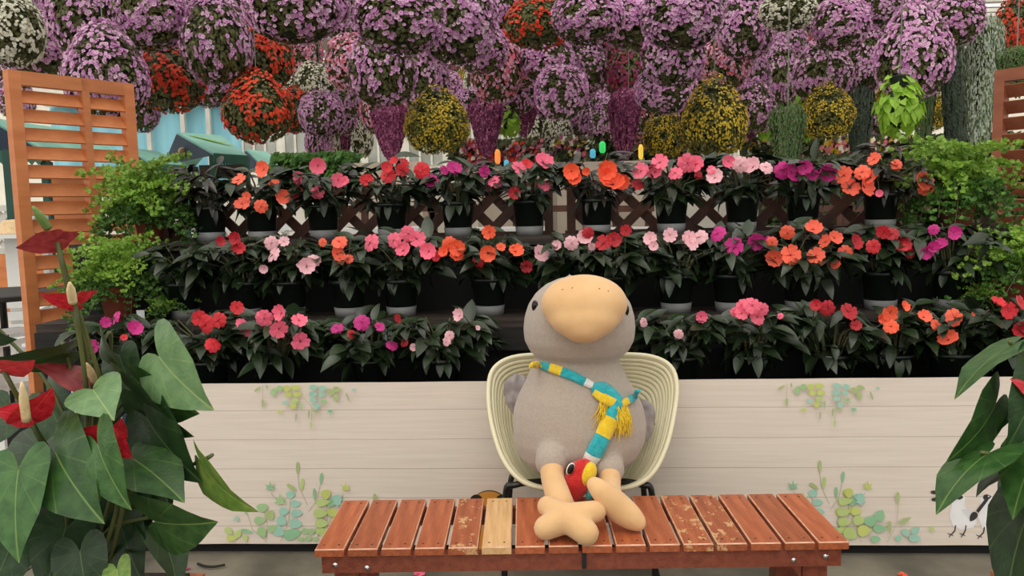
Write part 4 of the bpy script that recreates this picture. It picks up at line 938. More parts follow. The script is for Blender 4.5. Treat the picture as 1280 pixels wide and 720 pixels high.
# ------------------------------------------------------------------ hanging baskets
def egg(t, kind):
    """radius at height t (0 bottom .. 1 top), unit diameter 1"""
    if kind == 'round': return .5*math.sqrt(max(0, 1-(2*t-1)**2))**.85
    if kind == 'drop': return .5*(math.sin(PI*min(1, t**.72))**.62)
    if kind == 'cone': return .5*min(1, (t*1.05)**.5)*(1-max(0, (t-.82)/.18)**2*.6)
    if kind == 'col': return .5*min(1, .42+t*.75)*(1-max(0, (t-.86)/.14)**2*.7)*(1 if t > .06 else .7)
def surf_pt(rnd, kind):
    while True:
        t = rnd.random(); r = egg(t, kind)
        if rnd.random()*.5 < max(r, .12): break
    a = rnd.uniform(0, 2*PI); e = .02; dr = (egg(min(1, t+e), kind)-egg(max(0, t-e), kind))/(2*e)
    n = Vector((math.cos(a), math.sin(a), -dr)).normalized(); return Vector((r*math.cos(a), r*math.sin(a), t)), n, t
def core_mesh(kind):
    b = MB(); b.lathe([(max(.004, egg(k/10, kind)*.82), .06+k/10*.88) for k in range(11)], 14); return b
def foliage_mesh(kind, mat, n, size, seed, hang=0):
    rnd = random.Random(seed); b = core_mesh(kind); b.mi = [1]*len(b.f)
    for _ in range(n):
        p, nn, t = surf_pt(rnd, kind); p = p*rnd.uniform(.86, 1.03) if not hang else Vector((p.x, p.y, p.z))*rnd.uniform(.9, 1.04); s = size*rnd.uniform(.7, 1.3)
        d = Vector((rnd.uniform(-1, 1), rnd.uniform(-1, 1), rnd.uniform(-1.4, .5)-hang)); n2 = (nn+Vector((rnd.uniform(-.6, .6), rnd.uniform(-.6, .6), rnd.uniform(-.2, .7)))).normalized()
        d = (d-n2*d.dot(n2)).normalized(); sd = n2.cross(d)
        ids = [b.vert(p-d*s*.5), b.vert(p+sd*s*.32), b.vert(p+d*s*.55), b.vert(p-sd*s*.32)]; b.face(ids, 0)
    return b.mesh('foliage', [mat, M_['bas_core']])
def blooms_mesh(kind, mats, n, size, seed, patch=.0, eye=True, top=0):
    rnd = random.Random(seed); b = MB(); k_ = 0
    while k_ < n:
        p, nn, t = surf_pt(rnd, kind)
        if patch and noise.noise(p*5+Vector((seed, 0, 0)))+rnd.uniform(-.2, .2)+top*(t-.5) < patch-.35: continue
        k_ += 1; p = p*1.0+nn*rnd.uniform(.0, .035); n2 = (nn+Vector((rnd.uniform(-.5, .5), rnd.uniform(-.5, .5), rnd.uniform(-.2, .6)))).normalized(); s = size*rnd.uniform(.75, 1.25)*.5
        x = n2.orthogonal().normalized(); y = n2.cross(x); a0 = rnd.uniform(0, 6); m = rnd.randrange(len(mats)-(1 if eye else 0))
        ring = [b.vert(p+(x*math.cos(a0+2*PI*j/10)+y*math.sin(a0+2*PI*j/10))*s*(1 if j % 2 else .84)) for j in range(10)]
        if eye:
            inn = [b.vert(p-n2*s*.2+(x*math.cos(a0+2*PI*j/5)+y*math.sin(a0+2*PI*j/5))*s*.25) for j in range(5)]
            for j in range(5):
                b.face((ring[2*j], ring[(2*j+1) % 10], inn[j]), m); b.face((ring[(2*j+1) % 10], ring[(2*j+2) % 10], inn[(j+1) % 5], inn[j]), m)
            b.face(inn, len(mats)-1)
        else: b.face(ring, m)
    return b.mesh('blooms', mats)
def strand_mesh(mat, seed, n=70, kind='col', ls=.05, rag=.3, mat2=None, mix=0):
    rnd = random.Random(seed); b = core_mesh(kind); b.mi = [1]*len(b.f)
    b.v = [(x*.8, y*.8, (rag*.8+z*(1-rag*.8)) if z < .9 else z) for x, y, z in b.v]
    for s in range(n):
        a = rnd.uniform(0, 2*PI); z0 = rnd.uniform(.75, 1.0); z1 = rnd.uniform(-.02, rag); off = rnd.uniform(.92, 1.06); z = z0
        while z > z1:
            r = egg(max(0, min(.97, z)), kind)*off+.004; aa = a+rnd.uniform(-.08, .08); p = Vector((r*math.cos(aa), r*math.sin(aa), z))
            nn = Vector((math.cos(aa+rnd.uniform(-.6, .6)), math.sin(aa+rnd.uniform(-.6, .6)), rnd.uniform(-.1, .7))).normalized(); x = nn.orthogonal().normalized(); y = nn.cross(x); q = ls*rnd.uniform(.7, 1.2); mi_ = 2 if rnd.random() < mix else 0
            b.face([b.vert(p+x*q*.5), b.vert(p+y*q*.5+nn*q*.1), b.vert(p-x*q*.5), b.vert(p-y*q*.5+nn*q*.1)], mi_); z -= .022*rnd.uniform(.7, 1.4)
    return b.mesh('trailing_strands', [mat, M_['bas_core'], mat2 or mat])
mv = [M_['mauve'], M_['mauve_p'], M_['petunia_eye']]
BT_ = {}
BT_['M'] = [(foliage_mesh('round', M_['bas_leaf'], 2200, .07, i), blooms_mesh('round', mv, 1350, .058, i+10, .16, True, .5)) for i in range(2)] + [(foliage_mesh('drop', M_['bas_leaf'], 2300, .066, 5), blooms_mesh('drop', mv, 1350, .054, 15, .16, True, .6)), (foliage_mesh('drop', M_['bas_leaf'], 2300, .066, 6), blooms_mesh('drop', mv, 900, .056, 16, .24, True, .4))]
def simple(k, kind, mats, n, size, pt=.3, eye=False, top=.3, fol='bas_leaf', nf=2000, fs=.07): 
    BT_[k] = [(foliage_mesh(kind, M_[fol], nf, fs, i+ord(k)), blooms_mesh(kind, mats, n, size, i+ord(k)+30, pt, eye, top)) for i in range(2)]
simple('O', 'drop', [M_['begonia']], 700, .058, .3)
simple('P', 'round', [M_['salmon'], M_['mauve_p'], M_['eye_dark']], 1200, .058, .16, True)
simple('W', 'round', [M_['cream']], 1100, .056, .2)
simple('Y', 'drop', [M_['bidens']], 1500, .034, .2, fol='bid_leaf')
simple('C', 'drop', [M_['wine'], M_['plum']], 600, .066, .36)
BT_['V'] = [(strand_mesh(M_['plum'], 8, 150, 'cone', .06, .6, M_['plum_l'], .4), None), (strand_mesh(M_['plum'], 9, 150, 'cone', .06, .7, M_['plum_l'], .3), None)]
BT_['S'] = [(strand_mesh(M_['silver'], 2, 170, 'col', .04, .3, M_['trail'], .3), None)]
BT_['G'] = [(strand_mesh(M_['trail'], 3, 130, 'col', .05, .3, M_['fern_d'], .3), None)]
BT_['D'] = [(strand_mesh(M_['trail_d'], 4, 100, 'col', .08), None)]
def lime_mesh(seed):
    rnd = random.Random(seed); b = core_mesh('drop'); b.v = [(x*.6, y*.6, z) for x, y, z in b.v]; b.mi = [1]*len(b.f)
    for _ in range(150):
        p, nn, t = surf_pt(rnd, 'drop'); n2 = (nn+Vector((rnd.uniform(-.4, .4), rnd.uniform(-.4, .4), .35))).normalized(); d = Vector((rnd.uniform(-.6, .6), rnd.uniform(-.6, .6), -1)); d = (d-n2*d.dot(n2)).normalized(); sd = n2.cross(d); s = .26*rnd.uniform(.7, 1.15); p = p*rnd.uniform(.8, 1.05)
        pts = [p, p-d*s*.1+sd*s*.45, p+d*s*.35+sd*s*.36, p+d*s*.8, p+d*s*.35-sd*s*.36, p-d*s*.1-sd*s*.45]; b.face([b.vert(v) for v in pts], 0)
    return b.mesh('foliage', [M_['lime'], M_['trail_d']])
BT_['L'] = [(lime_mesh(1), None), (lime_mesh(2), None)]
b = MB(); b.lathe([(.2, 0), (.3, .3), (.3, .32), (.27, .32)], 14); HPOT = b.mesh('hanging_pot', M_['pot_black'])
b = MB(); b.tube([(0, 0, 0), (0, 0, 1)], 1, 5, 0, False); HWIRE = b.mesh('hanger_wire', M_['wire'])
LAB = dict(M='mauve petunia basket hanging under the greenhouse roof', O='orange-red begonia basket hanging under the greenhouse roof', P='salmon pink petunia basket hanging among the mauve ones', W='white petunia basket hanging among the mauve ones', Y='yellow bidens basket hanging above the lattice fence', C='wine red petunia basket hanging among mauve ones', V='plum trailing flowers hanging in a tapering cone', L='lime green sweet potato vine hanging below the petunias', S='silver trailing dichondra column hanging beside the brown louvred screen', G='green trailing vine column hanging behind the flower stand', D='dark green trailing fern column hanging behind the flower stand')
CATS = dict(L='hanging plant', S='hanging plant', G='hanging plant', D='hanging plant', V='hanging plant')
BL = [(12,38,74,84,'W'),(6,92,34,66,'M'),(50,58,74,78,'M'),(108,24,84,96,'M'),(186,14,86,92,'M'),(132,88,92,116,'M'),(212,96,78,84,'O'),(270,44,80,116,'M'),(262,104,52,56,'M'),(170,132,52,64,'M'),
(326,66,74,92,'O'),(322,132,80,88,'O'),(366,4,112,92,'M'),(380,68,44,62,'P'),(394,104,46,50,'W'),(368,136,50,54,'O'),(430,22,46,60,'M'),(440,78,62,66,'P'),(478,78,80,104,'M'),(500,22,104,84,'M'),(572,28,94,96,'M'),
(531,92,58,86,'M'),(566,108,34,66,'C'),(546,150,76,80,'Y'),(480,136,54,64,'P'),(496,132,28,28,'W'),(402,142,52,54,'M'),(398,172,32,58,'M'),(429,172,26,56,'V'),(452,168,28,56,'W'),(414,176,20,48,'W'),
(488,166,46,68,'V'),(620,84,62,84,'P'),(608,160,44,70,'V'),(636,152,26,34,'L'),(592,108,24,46,'W'),(602,62,62,56,'M'),(672,24,78,68,'O'),(684,74,62,56,'M'),(646,78,52,62,'P'),(733,80,54,66,'M'),(642,116,52,54,'M'),
(672,108,28,44,'P'),(702,116,62,64,'M'),(735,20,84,66,'M'),(786,86,54,80,'C'),(790,20,84,74,'M'),(852,20,94,76,'M'),(842,68,74,74,'M'),(832,112,72,56,'M'),(894,52,54,64,'M'),(932,30,64,84,'M'),(906,78,58,64,'P'),
(893,146,76,98,'Y'),(830,164,48,62,'Y'),(668,138,38,34,'M'),(720,162,28,58,'V'),(780,160,42,76,'V'),(668,172,36,54,'W'),(697,172,36,54,'W'),(746,146,42,64,'M'),(760,178,28,60,'V'),(802,150,48,54,'P'),(942,132,52,64,'M'),(936,158,32,48,'V'),
(960,148,26,48,'L'),(985,14,64,44,'W'),(986,56,44,44,'M'),(1016,42,28,40,'O'),(1051,30,66,60,'M'),(1102,8,54,44,'M'),(1028,86,66,80,'M'),(1086,72,54,76,'M'),(1142,62,84,114,'M'),(1188,24,72,64,'M'),(976,92,48,80,'M'),(1062,78,22,46,'O'),
(1003,138,30,66,'L'),(1124,126,50,78,'L'),(1034,138,62,66,'Y'),(1075,158,32,100,'D'),(1101,168,20,100,'S'),(1155,140,26,140,'G'),(1196,128,36,150,'D'),(1227,104,44,160,'S'),(1268,36,52,84,'O'),(984,182,42,100,'G'),(1174,84,20,34,'M'),(930,182,14,44,'G'),
(240,20,60,70,'M'),(160,60,54,70,'M'),(20,120,40,56,'M'),(545,20,60,60,'M'),(640,40,50,50,'M'),(760,50,50,50,'P'),(815,60,44,50,'M'),(880,110,46,40,'P'),(700,40,60,50,'M'),(600,130,36,40,'O'),(655,150,34,40,'V'),(960,50,44,50,'M'),(1090,110,40,44,'Y'),(1170,130,30,60,'Y'),(1270,90,44,60,'G'),(440,120,40,50,'M'),(570,180,24,40,'V'),(860,180,26,40,'O'),(420,95,40,44,'M'),(520,60,44,50,'M')]
rf = random.Random(11)
for gx in range(370, 1190, 32):                      # the small far baskets that fill the rows further back
    for gy in (104, 140):
        x, y = gx+rf.uniform(-9, 9), gy+rf.uniform(-10, 10); q = rf.random()
        BL.append((round(x), round(y), rf.randint(36, 44), rf.randint(40, 54), 'M' if q < .55 else 'P' if q < .72 else 'V' if q < .86 else 'W' if q < .93 else 'Y'))
for (x, y) in ((20, 8), (75, 6), (150, 6), (225, 4), (300, 10), (410, 0), (460, 44), (540, 6), (620, 8), (700, 2), (765, 2), (900, 6), (955, 4), (1020, 6), (1075, 60), (1150, 4), (1110, 52), (240, 66), (300, 90), (870, 90), (935, 96)): BL.append((x, y, 52, 58, 'M'))
NB_MAIN = 112
placed = []
NEAR = dict(M='mauve petunias', O='orange begonias', P='salmon petunias', W='white petunias', Y='yellow bidens', C='wine petunias', V='plum trailing flowers', L='lime vine', S='silver trailing plant', G='green trailing vine', D='dark trailing fern')
def basket_label(i):
    cx, cy, w, h, k = BL[i]
    best = min((q for j, q in enumerate(BL) if q[4] != k), key=lambda q: math.hypot(q[0]-cx, q[1]-cy))
    dx, dy = best[0]-cx, best[1]-cy; rel = 'beside' if abs(dx) > abs(dy) else ('above' if dy > 0 else 'below')
    size = 'big' if w >= 72 else 'medium' if w >= 50 else 'small'; shape = 'long' if h/w > 1.2 else 'round'
    nm = {'M': 'mauve petunia', 'O': 'orange-red begonia', 'P': 'salmon pink petunia', 'W': 'white petunia', 'Y': 'yellow bidens', 'C': 'wine red petunia', 'V': 'plum trailing flower'}.get(k)
    if not nm: return LAB[k]
    return '%s %s %s basket hanging %s the %s' % (size, shape, nm, rel, NEAR[best[4]])
BLI = {id(q): basket_label(i) for i, q in enumerate(BL)}
for item in sorted(BL, key=lambda q: -q[2]):
    cx, cy, w, h, k = item
    w_real = {'L': .26, 'S': .30, 'G': .20, 'D': .30, 'V': .42}.get(k, .50)
    d0 = max(4.7, min(13.5, w_real*1000/w))
    def cost(Y):
        c = 0
        for q in placed:
            ox = (w+q[2])/2*.84-abs(cx-q[0]); oy = (h+q[3])/2*.84-abs(cy-q[1])
            if ox > 0 and oy > 0:
                need = (w*Y+q[2]*q[4])/2000*.84; g = need-abs(Y-q[4])
                if g > 0: c += g*ox*oy
        return c*.02 + (abs(Y-d0)/d0)**2*1.2 + (2.5 if k in 'LS' and Y > d0*1.25 else 0)
    Y = min([y for y in ROWS if d0*.72 < y < d0*1.6] or ROWS, key=cost)
    placed.append((cx, cy, w, h, Y)); rnd = random.Random(cx*3+cy)
    c = ony(cx, cy, Y); s = pxm(Y, cx, cy); W_ = w*s*1.04; H_ = h*s*1.04; base = Vector((c.x, Y, c.z-H_/2))
    t = thing('hanging_basket' if k not in 'LSGD' else 'hanging_plant', BLI[id(item)] if not (k == 'S' and w < 30) else 'narrow silver trailing strand hanging beside the large lime vine', CATS.get(k, 'hanging basket'), base, 'hanging '+{'M': 'mauve petunia', 'O': 'begonia', 'P': 'salmon petunia', 'W': 'white petunia', 'Y': 'bidens', 'C': 'wine petunia', 'V': 'plum trailing', 'L': 'lime vine', 'S': 'silver', 'G': 'green vine', 'D': 'dark fern'}[k]+' plants')
    vs_ = BT_[k]; fo, bl = vs_[(2+rnd.randrange(2)) if (k == 'M' and h/w > 1.2) else rnd.randrange(2) if k == 'M' else rnd.randrange(len(vs_))]
    Mx = Matrix.Translation(base) @ Matrix.Rotation(rnd.uniform(0, 6.28), 4, 'Z') @ Matrix.Diagonal((W_, W_, H_, 1))
    obj(fo.name.split('.')[0], fo, t, Mx, None, 'stuff')
    if bl: obj('blooms', bl, t, Mx, None, 'stuff')
    top = base+Vector((0, 0, H_*.8)); pw = min(W_, .5)*.8
    obj('hanging_pot', HPOT, t, Matrix.Translation(base+Vector((0, 0, H_*.62))) @ Matrix.Diagonal((pw, pw, min(H_, .5)*.8, 1)))
    obj('hanger_wire', HWIRE, t, Matrix.Translation(top) @ Matrix.Diagonal((.004, .004, max(.1, RAIL_Z-top.z), 1)))
# ------------------------------------------------------------------ background: stalls, walls, hedge, planters
def stall(px_l, px_r, py_ridge, py_eave, Y, label, ridge_px, sign=False, D=2.0):
    """gabled market stall: the long roof slope faces to the side, gable faces the viewer"""
    A = ony(px_l, py_eave, Y); B_ = ony(px_r, py_eave, Y); Rg = ony(ridge_px, py_ridge, Y)
    t = thing('market_stall', label, 'stall', ((A.x+B_.x)/2, Y, 0)); ze = min(A.z, B_.z); zr = Rg.z
    for nm, (xa, za, xb, zb_) in (('roof_panel', (Rg.x, zr, B_.x, ze)), ('roof_panel', (A.x, ze, Rg.x, zr))):
        b = MB(); th = .03
        for y0 in (Y-.1, Y+D):
            b.vert((xa, y0, za)); b.vert((xb, y0, zb_)); b.vert((xb, y0, zb_+th)); b.vert((xa, y0, za+th))
        for q in ((0,1,2,3),(7,6,5,4),(0,4,5,1),(1,5,6,2),(2,6,7,3),(3,7,4,0)): b.face(q)
        rp = obj(nm, b.mesh(nm, M_['teal_roof']), t)
    b = MB()
    for y0 in (Y-.12, Y-.105): b.vert((A.x, y0, ze)); b.vert((B_.x, y0, ze)); b.vert((Rg.x, y0, zr))
    b.face((0,1,2)); b.face((5,4,3))
    for i in range(3): b.face((i, 3+i, 3+(i+1) % 3, (i+1) % 3))
    gb = obj('gable', b.mesh('gable', M_['navy']), t)
    b = MB(); n = 14
    for i in range(n):
        x0 = A.x+(B_.x-A.x)*i/n; x1 = A.x+(B_.x-A.x)*(i+1)/n; q = [b.vert((x0, Y-.13, ze+.02)), b.vert((x1, Y-.13, ze+.02)), b.vert((x1, Y-.13, ze-.12)), b.vert(((x0+x1)/2, Y-.13, ze-.17)), b.vert((x0, Y-.13, ze-.12))]; b.face(q)
    va = obj('valance', b.mesh('valance', M_['green_edge']), t); md = va.modifiers.new('t', 'SOLIDIFY'); md.thickness = .01
    for x in (A.x+.05, B_.x-.05):
        for y in (Y, Y+D-.1):
            b = MB(); b.box((x-.04, y-.04, 0), (x+.04, y+.04, ze)); obj('post', b.mesh('post', M_['dark_green']), t)
    part_box('counter', (A.x+.1, Y+.2, 0), (B_.x-.1, Y+.7, .9), M_['cedar'], t)
    b = MB(); b.box((A.x+.1, Y+D-.16, 0), (B_.x-.1, Y+D-.12, ze-.1)); obj('back_panel', b.mesh('back_panel', M_['cedar']), t)
    if sign:
        c = ony(ridge_px+18, (py_ridge+py_eave)/2+3, Y-.13); b = MB(); b.ell((c.x, Y-.135, c.z), .1, .006, .06, 14, 8); obj('emblem', b.mesh('emblem', M_['straw']), gb)
        c2 = ony(px_l+60, py_eave+8, Y-.2); b = MB(); b.box((c2.x-.2, Y-.2, c2.z-.12), (c2.x+.2, Y-.16, c2.z+.1)); obj('name_board', b.mesh('name_board', M_['shelf_wood']), t)
def stall2(label, R1, R2, E1, E2, G, Ya, Yb, sign=False):
    """ridge R1-R2 at depth Ya, front eave E1-E2 at depth Yb: the slope comes down towards the viewer, gable on the E1 side"""
    r1, r2 = ony(*R1, Ya), ony(*R2, Ya+.6); e1, e2 = ony(*E1, Yb), ony(*E2, Yb+.6); g = ony(*G, Ya+.9); r2.z = r1.z; e2.z = e1.z; g.z = e1.z; g2 = g+(e2-e1)
    t = thing('market_stall', label, 'stall', ((e1.x+e2.x)/2, (e1.y+g.y)/2, 0))
    def slab_(nm, pts, mat, th=.03, dv=Vector((0, 0, 1)), par=None):
        b = MB(); n = len(pts); [b.vert(p) for p in pts]; [b.vert(p+dv*th) for p in pts]; b.face(range(n)); b.face([2*n-1-i for i in range(n)])
        for i in range(n): b.face((i, n+i, n+(i+1) % n, (i+1) % n))
        return obj(nm, b.mesh(nm, M_[mat]), par or t)
    slab_('roof_panel', [e1, e2, r2, r1], 'teal_roof'); slab_('roof_panel', [r1, r2, g2, g], 'teal_roof')
    gb = slab_('gable', [g, e1, r1], 'navy', .02, Vector((-1, 0, 0)))
    b = MB(); n = 12
    for i in range(n):
        a = e1.lerp(e2, i/n); c = e1.lerp(e2, (i+1)/n); m = (a+c)/2; dz = Vector((0, 0, 1)); o_ = Vector((0, -.015, 0))
        b.face([b.vert(a+o_+dz*.02), b.vert(c+o_+dz*.02), b.vert(c+o_-dz*.09), b.vert(m+o_-dz*.14), b.vert(a+o_-dz*.09)])
    va = obj('valance', b.mesh('valance', M_['green_edge']), t); md = va.modifiers.new('t', 'SOLIDIFY'); md.thickness = .01
    for p in (e1, e2, g, g2):
        q = p.lerp((e1+g2)/2, .04); b = MB(); b.box((q.x-.04, q.y-.04, 0), (q.x+.04, q.y+.04, q.z)); obj('post', b.mesh('post', M_['dark_green']), t)
    a = e1.lerp(e2, .1); c = e1.lerp(e2, .9)
    part_box('counter', (a.x, a.y+.9, 0), (c.x, a.y+1.3, .95), M_['cedar'], t)
    for k in range(9):
        x = a.x+(c.x-a.x)*k/9; part_box('wall_board', (x, g.y-.25, 0), (x+(c.x-a.x)/9-.015, g.y-.22, e1.z-.2), M_['cedar'], t)
    if sign:
        q = (g*.3+e1*.4+r1*.3)+Vector((-.03, -.03, 0)); b = MB(); b.ell(q, .02, .16, .07, 14, 8); obj('emblem', b.mesh('emblem', M_['straw']), gb)
        q = e1.lerp(e2, .25); b = MB(); b.box((q.x-.3, q.y-.06, q.z-.3), (q.x+.3, q.y-.03, q.z-.12)); obj('name_board', b.mesh('name_board', M_['shelf_wood']), t)
        q = r1.lerp(r2, .5).lerp(e1.lerp(e2, .5), .35); nrm = (r2-r1).cross(e1-r1).normalized(); nrm = nrm if nrm.z > 0 else -nrm
        b = MB(); b.ell((0, 0, .036), .36, .045, .004, 14, 6); obj('roof_emblem', b.mesh('roof_emblem', M_['lime']), t, frame(q, (r2-r1)*.6+(e1-r1)*.4, nrm))
stall2('teal-roofed market stall with navy gable and wooden sign', (222,168), (276,170), (267,194), (309,192), (204,184), 11.6, 10.4, True)
stall2('small teal-roofed stall partly hidden by the fern', (163,188), (196,189), (189,207), (233,204), (156,202), 9.2, 8.4)
stall2('far low teal-roofed stall beside the hedge', (308,189), (334,190), (326,207), (352,204), (301,204), 13.6, 12.6)
stall(-60, 60, 150, 190, 10.0, 'teal-roofed stall behind the orange louvred screen', -10)
def bgbox(name, pa, pb, Y, dep, mat, label, cat, z0=None, kind=None, par=None):
    a = ony(pa[0], pa[1], Y); c = ony(pb[0], pb[1], Y); b = MB(); b.box((a.x, Y, c.z if z0 is None else z0), (c.x, Y+dep, a.z)); o = obj(name, b.mesh(name, M_[mat]), par)
    if label: tag(o, label, cat)
    if kind: o['kind'] = kind
    return o
# blue sheet wall with frame
bs = thing('blue_tarpaulin', 'pale blue tarpaulin wall behind the teal stalls', 'tarpaulin', (ony(230, 170, 15).x, 15, 0))
a = ony(60, 134, 15); c = ony(302, 180, 15); b = MB(); nX = 40
for i in range(nX+1):
    x = a.x+(c.x-a.x)*i/nX
    for z in (0, a.z): b.vert((x, 15+.05*math.sin(x*9), z))
for i in range(nX): b.face((2*i, 2*i+2, 2*i+3, 2*i+1))
s_ = obj('sheet', b.mesh('sheet', M_['blue_sheet'], True), bs); md = s_.modifiers.new('t', 'SOLIDIFY'); md.thickness = .02
for x in (187, 230, 262): q = ony(x, 160, 14.9); part_box('frame_post', (q.x-.04, 14.84, 0), (q.x+.04, 14.92, a.z+.1), M_['white_steel'], bs)
part_box('top_beam', (a.x, 14.85, a.z), (c.x, 15.0, a.z+.22), M_['white_steel'], bs)
# window bays on the far wall
for k, px_ in enumerate(range(300, 1000, 52)):
    w0 = ony(px_, 132, 21.9); w1 = ony(px_+46, 206, 21.9); wn = bpy.data.objects.new('window_%d' % (k+1), None); C.objects.link(wn); wn.location = ((w0.x+w1.x)/2, 21.9, w1.z); wn['kind'] = 'structure'
    for i in range(3):
        xa = w0.x+(w1.x-w0.x)*i/3; xb = w0.x+(w1.x-w0.x)*(i+1)/3
        b = MB(); b.box((xa+.04, 21.96, w1.z), (xb-.04, 21.98, w0.z)); obj('pane', b.mesh('pane', M_['glass']), wn); b = MB(); b.box((xa-.03, 21.92, w1.z), (xa+.03, 21.97, w0.z)); obj('window_frame', b.mesh('window_frame', M_['white_steel']), wn)
# hedge
def leafbox(name, label, cat, pa, pb, Y, dep, mat, n, size, seed, z0=0, blooms=()):
    a = ony(pa[0], pa[1], Y); c = ony(pb[0], pb[1], Y); rnd = random.Random(seed); t = thing(name, label, cat, ((a.x+c.x)/2, Y+dep/2, z0)); x0, x1, z1 = a.x, c.x, a.z
    b = MB(); b.box((x0+.06, Y+.06, z0), (x1-.06, Y+dep-.06, z1-.06), 1)
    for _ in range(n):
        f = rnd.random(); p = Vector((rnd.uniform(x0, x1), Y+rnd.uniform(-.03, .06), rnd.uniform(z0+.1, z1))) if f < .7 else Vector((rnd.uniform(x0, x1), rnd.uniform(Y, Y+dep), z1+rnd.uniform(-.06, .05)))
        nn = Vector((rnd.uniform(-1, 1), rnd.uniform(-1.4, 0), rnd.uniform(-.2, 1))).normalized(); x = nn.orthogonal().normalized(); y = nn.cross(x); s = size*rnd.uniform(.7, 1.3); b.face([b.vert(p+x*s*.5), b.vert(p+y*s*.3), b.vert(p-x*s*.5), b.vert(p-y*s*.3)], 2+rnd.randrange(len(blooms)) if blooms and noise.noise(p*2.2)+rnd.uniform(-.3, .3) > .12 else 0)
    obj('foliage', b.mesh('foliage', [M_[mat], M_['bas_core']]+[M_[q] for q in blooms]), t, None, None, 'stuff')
leafbox('clipped_hedge', 'clipped green hedge behind the pink impatiens', 'hedge', (338, 197), (440, 250), 9.2, .6, 'hedge', 3500, .07, 1)
leafbox('dark_shrub', 'dark shrub bed behind the magenta impatiens', 'shrub', (1032, 200), (1150, 250), 8.2, .6, 'shrub', 3000, .08, 2)
leafbox('dark_shrub', 'olive shrub bed behind the brown louvred screen', 'shrub', (1158, 175), (1330, 250), 8.3, .5, 'shrub', 4500, .08, 3)
leafbox('flowering_bed', 'mixed leafy bed under the lime vines', 'shrub', (955, 205), (1030, 250), 8.1, .5, 'shrub', 2500, .08, 4)
leafbox('flower_display', 'mixed flower display behind the long beige planter wall', 'flower bed', (690, 176), (880, 250), 11.6, .6, 'shrub', 5200, .11, 6, 0, ('salmon', 'bidens', 'cream', 'plum_l'))
leafbox('flower_display', 'mixed flower display behind the low beige planter wall', 'flower bed', (560, 180), (680, 250), 11.8, .6, 'shrub', 3600, .11, 7, 0, ('plum_l', 'salmon', 'cream', 'begonia'))
leafbox('flower_display', 'pale flower display behind the white cabinet', 'flower bed', (930, 178), (1160, 250), 12.2, .6, 'shrub', 5200, .11, 8, 0, ('cream', 'salmon', 'bidens'))
# rendered planter walls
bgbox('planter_wall', (440, 204), (528, 240), 8.0, .35, 'beige', 'pale beige planter wall beside the clipped hedge', 'planter', 0)
bgbox('planter_wall', (696, 203), (850, 240), 8.0, .35, 'beige', 'long beige planter wall behind the orange impatiens', 'planter', 0)
bgbox('planter_wall', (596, 209), (690, 240), 8.6, .35, 'beige', 'low beige planter wall behind the hot pink impatiens', 'planter', 0)
# white low wall and brown rail frames glimpsed through the lattice
wl = bgbox('wall_low', (120, 236), (1290, 300), 9.0, .12, 'white_wall', None, None, 0, 'structure')
for px_ in (300, 460, 620, 800, 960, 1100):
    p = ony(px_, 286, 6.6); t = thing('garden_table', 'white rectangular table seen through the lattice fence', 'table', (p.x, 6.9, 0), 'white tables behind the lattice')
    zt_ = p.z; part_box('tabletop', (p.x-.42, 6.6, zt_-.035), (p.x+.42, 7.2, zt_), M_['white_plastic'], t)
    for sx in (-.36, .36):
        for y in (6.66, 7.14): part_box('leg', (p.x+sx-.02, y-.02, 0), (p.x+sx+.02, y+.02, zt_-.035), M_['white_plastic'], t)
for i, (px_, w) in enumerate(((434, 44), (520, 40), (560, 36), (660, 30), (700, 26), (790, 40), (1030, 50), (1070, 40), (1140, 34))):
    p = ony(px_, 262, 7.6); t = thing('timber_rail', 'brown timber rail frame glimpsed through the lattice fence', 'railing', (p.x, 7.6, 0), 'timber rails behind the lattice'); hw = w/2*pxm(7.6)
    for sx in (-hw, hw): part_box('post', (p.x+sx-.03, 7.57, 0), (p.x+sx+.03, 7.63, p.z+.02), M_['lattice'], t)
    part_box('rail', (p.x-hw-.05, 7.55, p.z-.02), (p.x+hw+.05, 7.65, p.z+.04), M_['lattice'], t)
# white cabinet, coloured glass lanterns, red sign
cb = ony(900, 215, 9.4); cabz = ony(900, 189, 9.4).z
t = thing('white_cabinet', 'white glazed cabinet standing behind the blush impatiens', 'cabinet', (cb.x, 9.4, 0)); cw = 17*pxm(9.4)
part_box('body', (cb.x-cw, 9.4, 0), (cb.x+cw, 9.8, cabz), M_['white_plastic'], t)
for sx in (-.5, .5): part_box('pane', (cb.x+sx*cw-.05, 9.392, cabz-.42), (cb.x+sx*cw+.05, 9.399, cabz-.12), M_['glass'], t)
for i, (px_, py_, w, h, c, nm) in enumerate(((622,196,7,18,'orange','orange'),(753,184,8,14,'green','green'),(741,192,7,11,'blue','blue'),(787,178,8,18,'orange','orange'),(801,190,6,18,'yellow','yellow'),(633,204,6,8,'blue','blue'))):
    col = dict(orange=(255,150,70), yellow=(255,214,80), green=(60,220,110), blue=(80,180,210))[c]; m = pmat('glass_'+c, S(*col), None, 5, .2); N, L, bb_ = nodes(m); bb_.inputs['Emission Color'].default_value = S(*col); bb_.inputs['Emission Strength'].default_value = .6
    p = ony(px_, py_, 10.6); s = pxm(10.6); t = thing('glass_lantern', '%s glowing glass lantern hanging behind the plum trailing flowers' % nm, 'lantern', (p.x, 10.6, p.z-h/2*s), 'coloured glass lanterns')
    b = MB(); b.lathe([(w*.3*s, 0), (w*.5*s, h*.2*s), (w*.5*s, h*.8*s), (w*.25*s, h*s)], 10); obj('shade', b.mesh('shade', m, True), t, Matrix.Translation((p.x, 10.6, p.z-h/2*s)))
    obj('hanger_wire', HWIRE, t, Matrix.Translation((p.x, 10.6, p.z+h/2*s)) @ Matrix.Diagonal((.004, .004, RZ-.05-p.z-h/2*s, 1)))
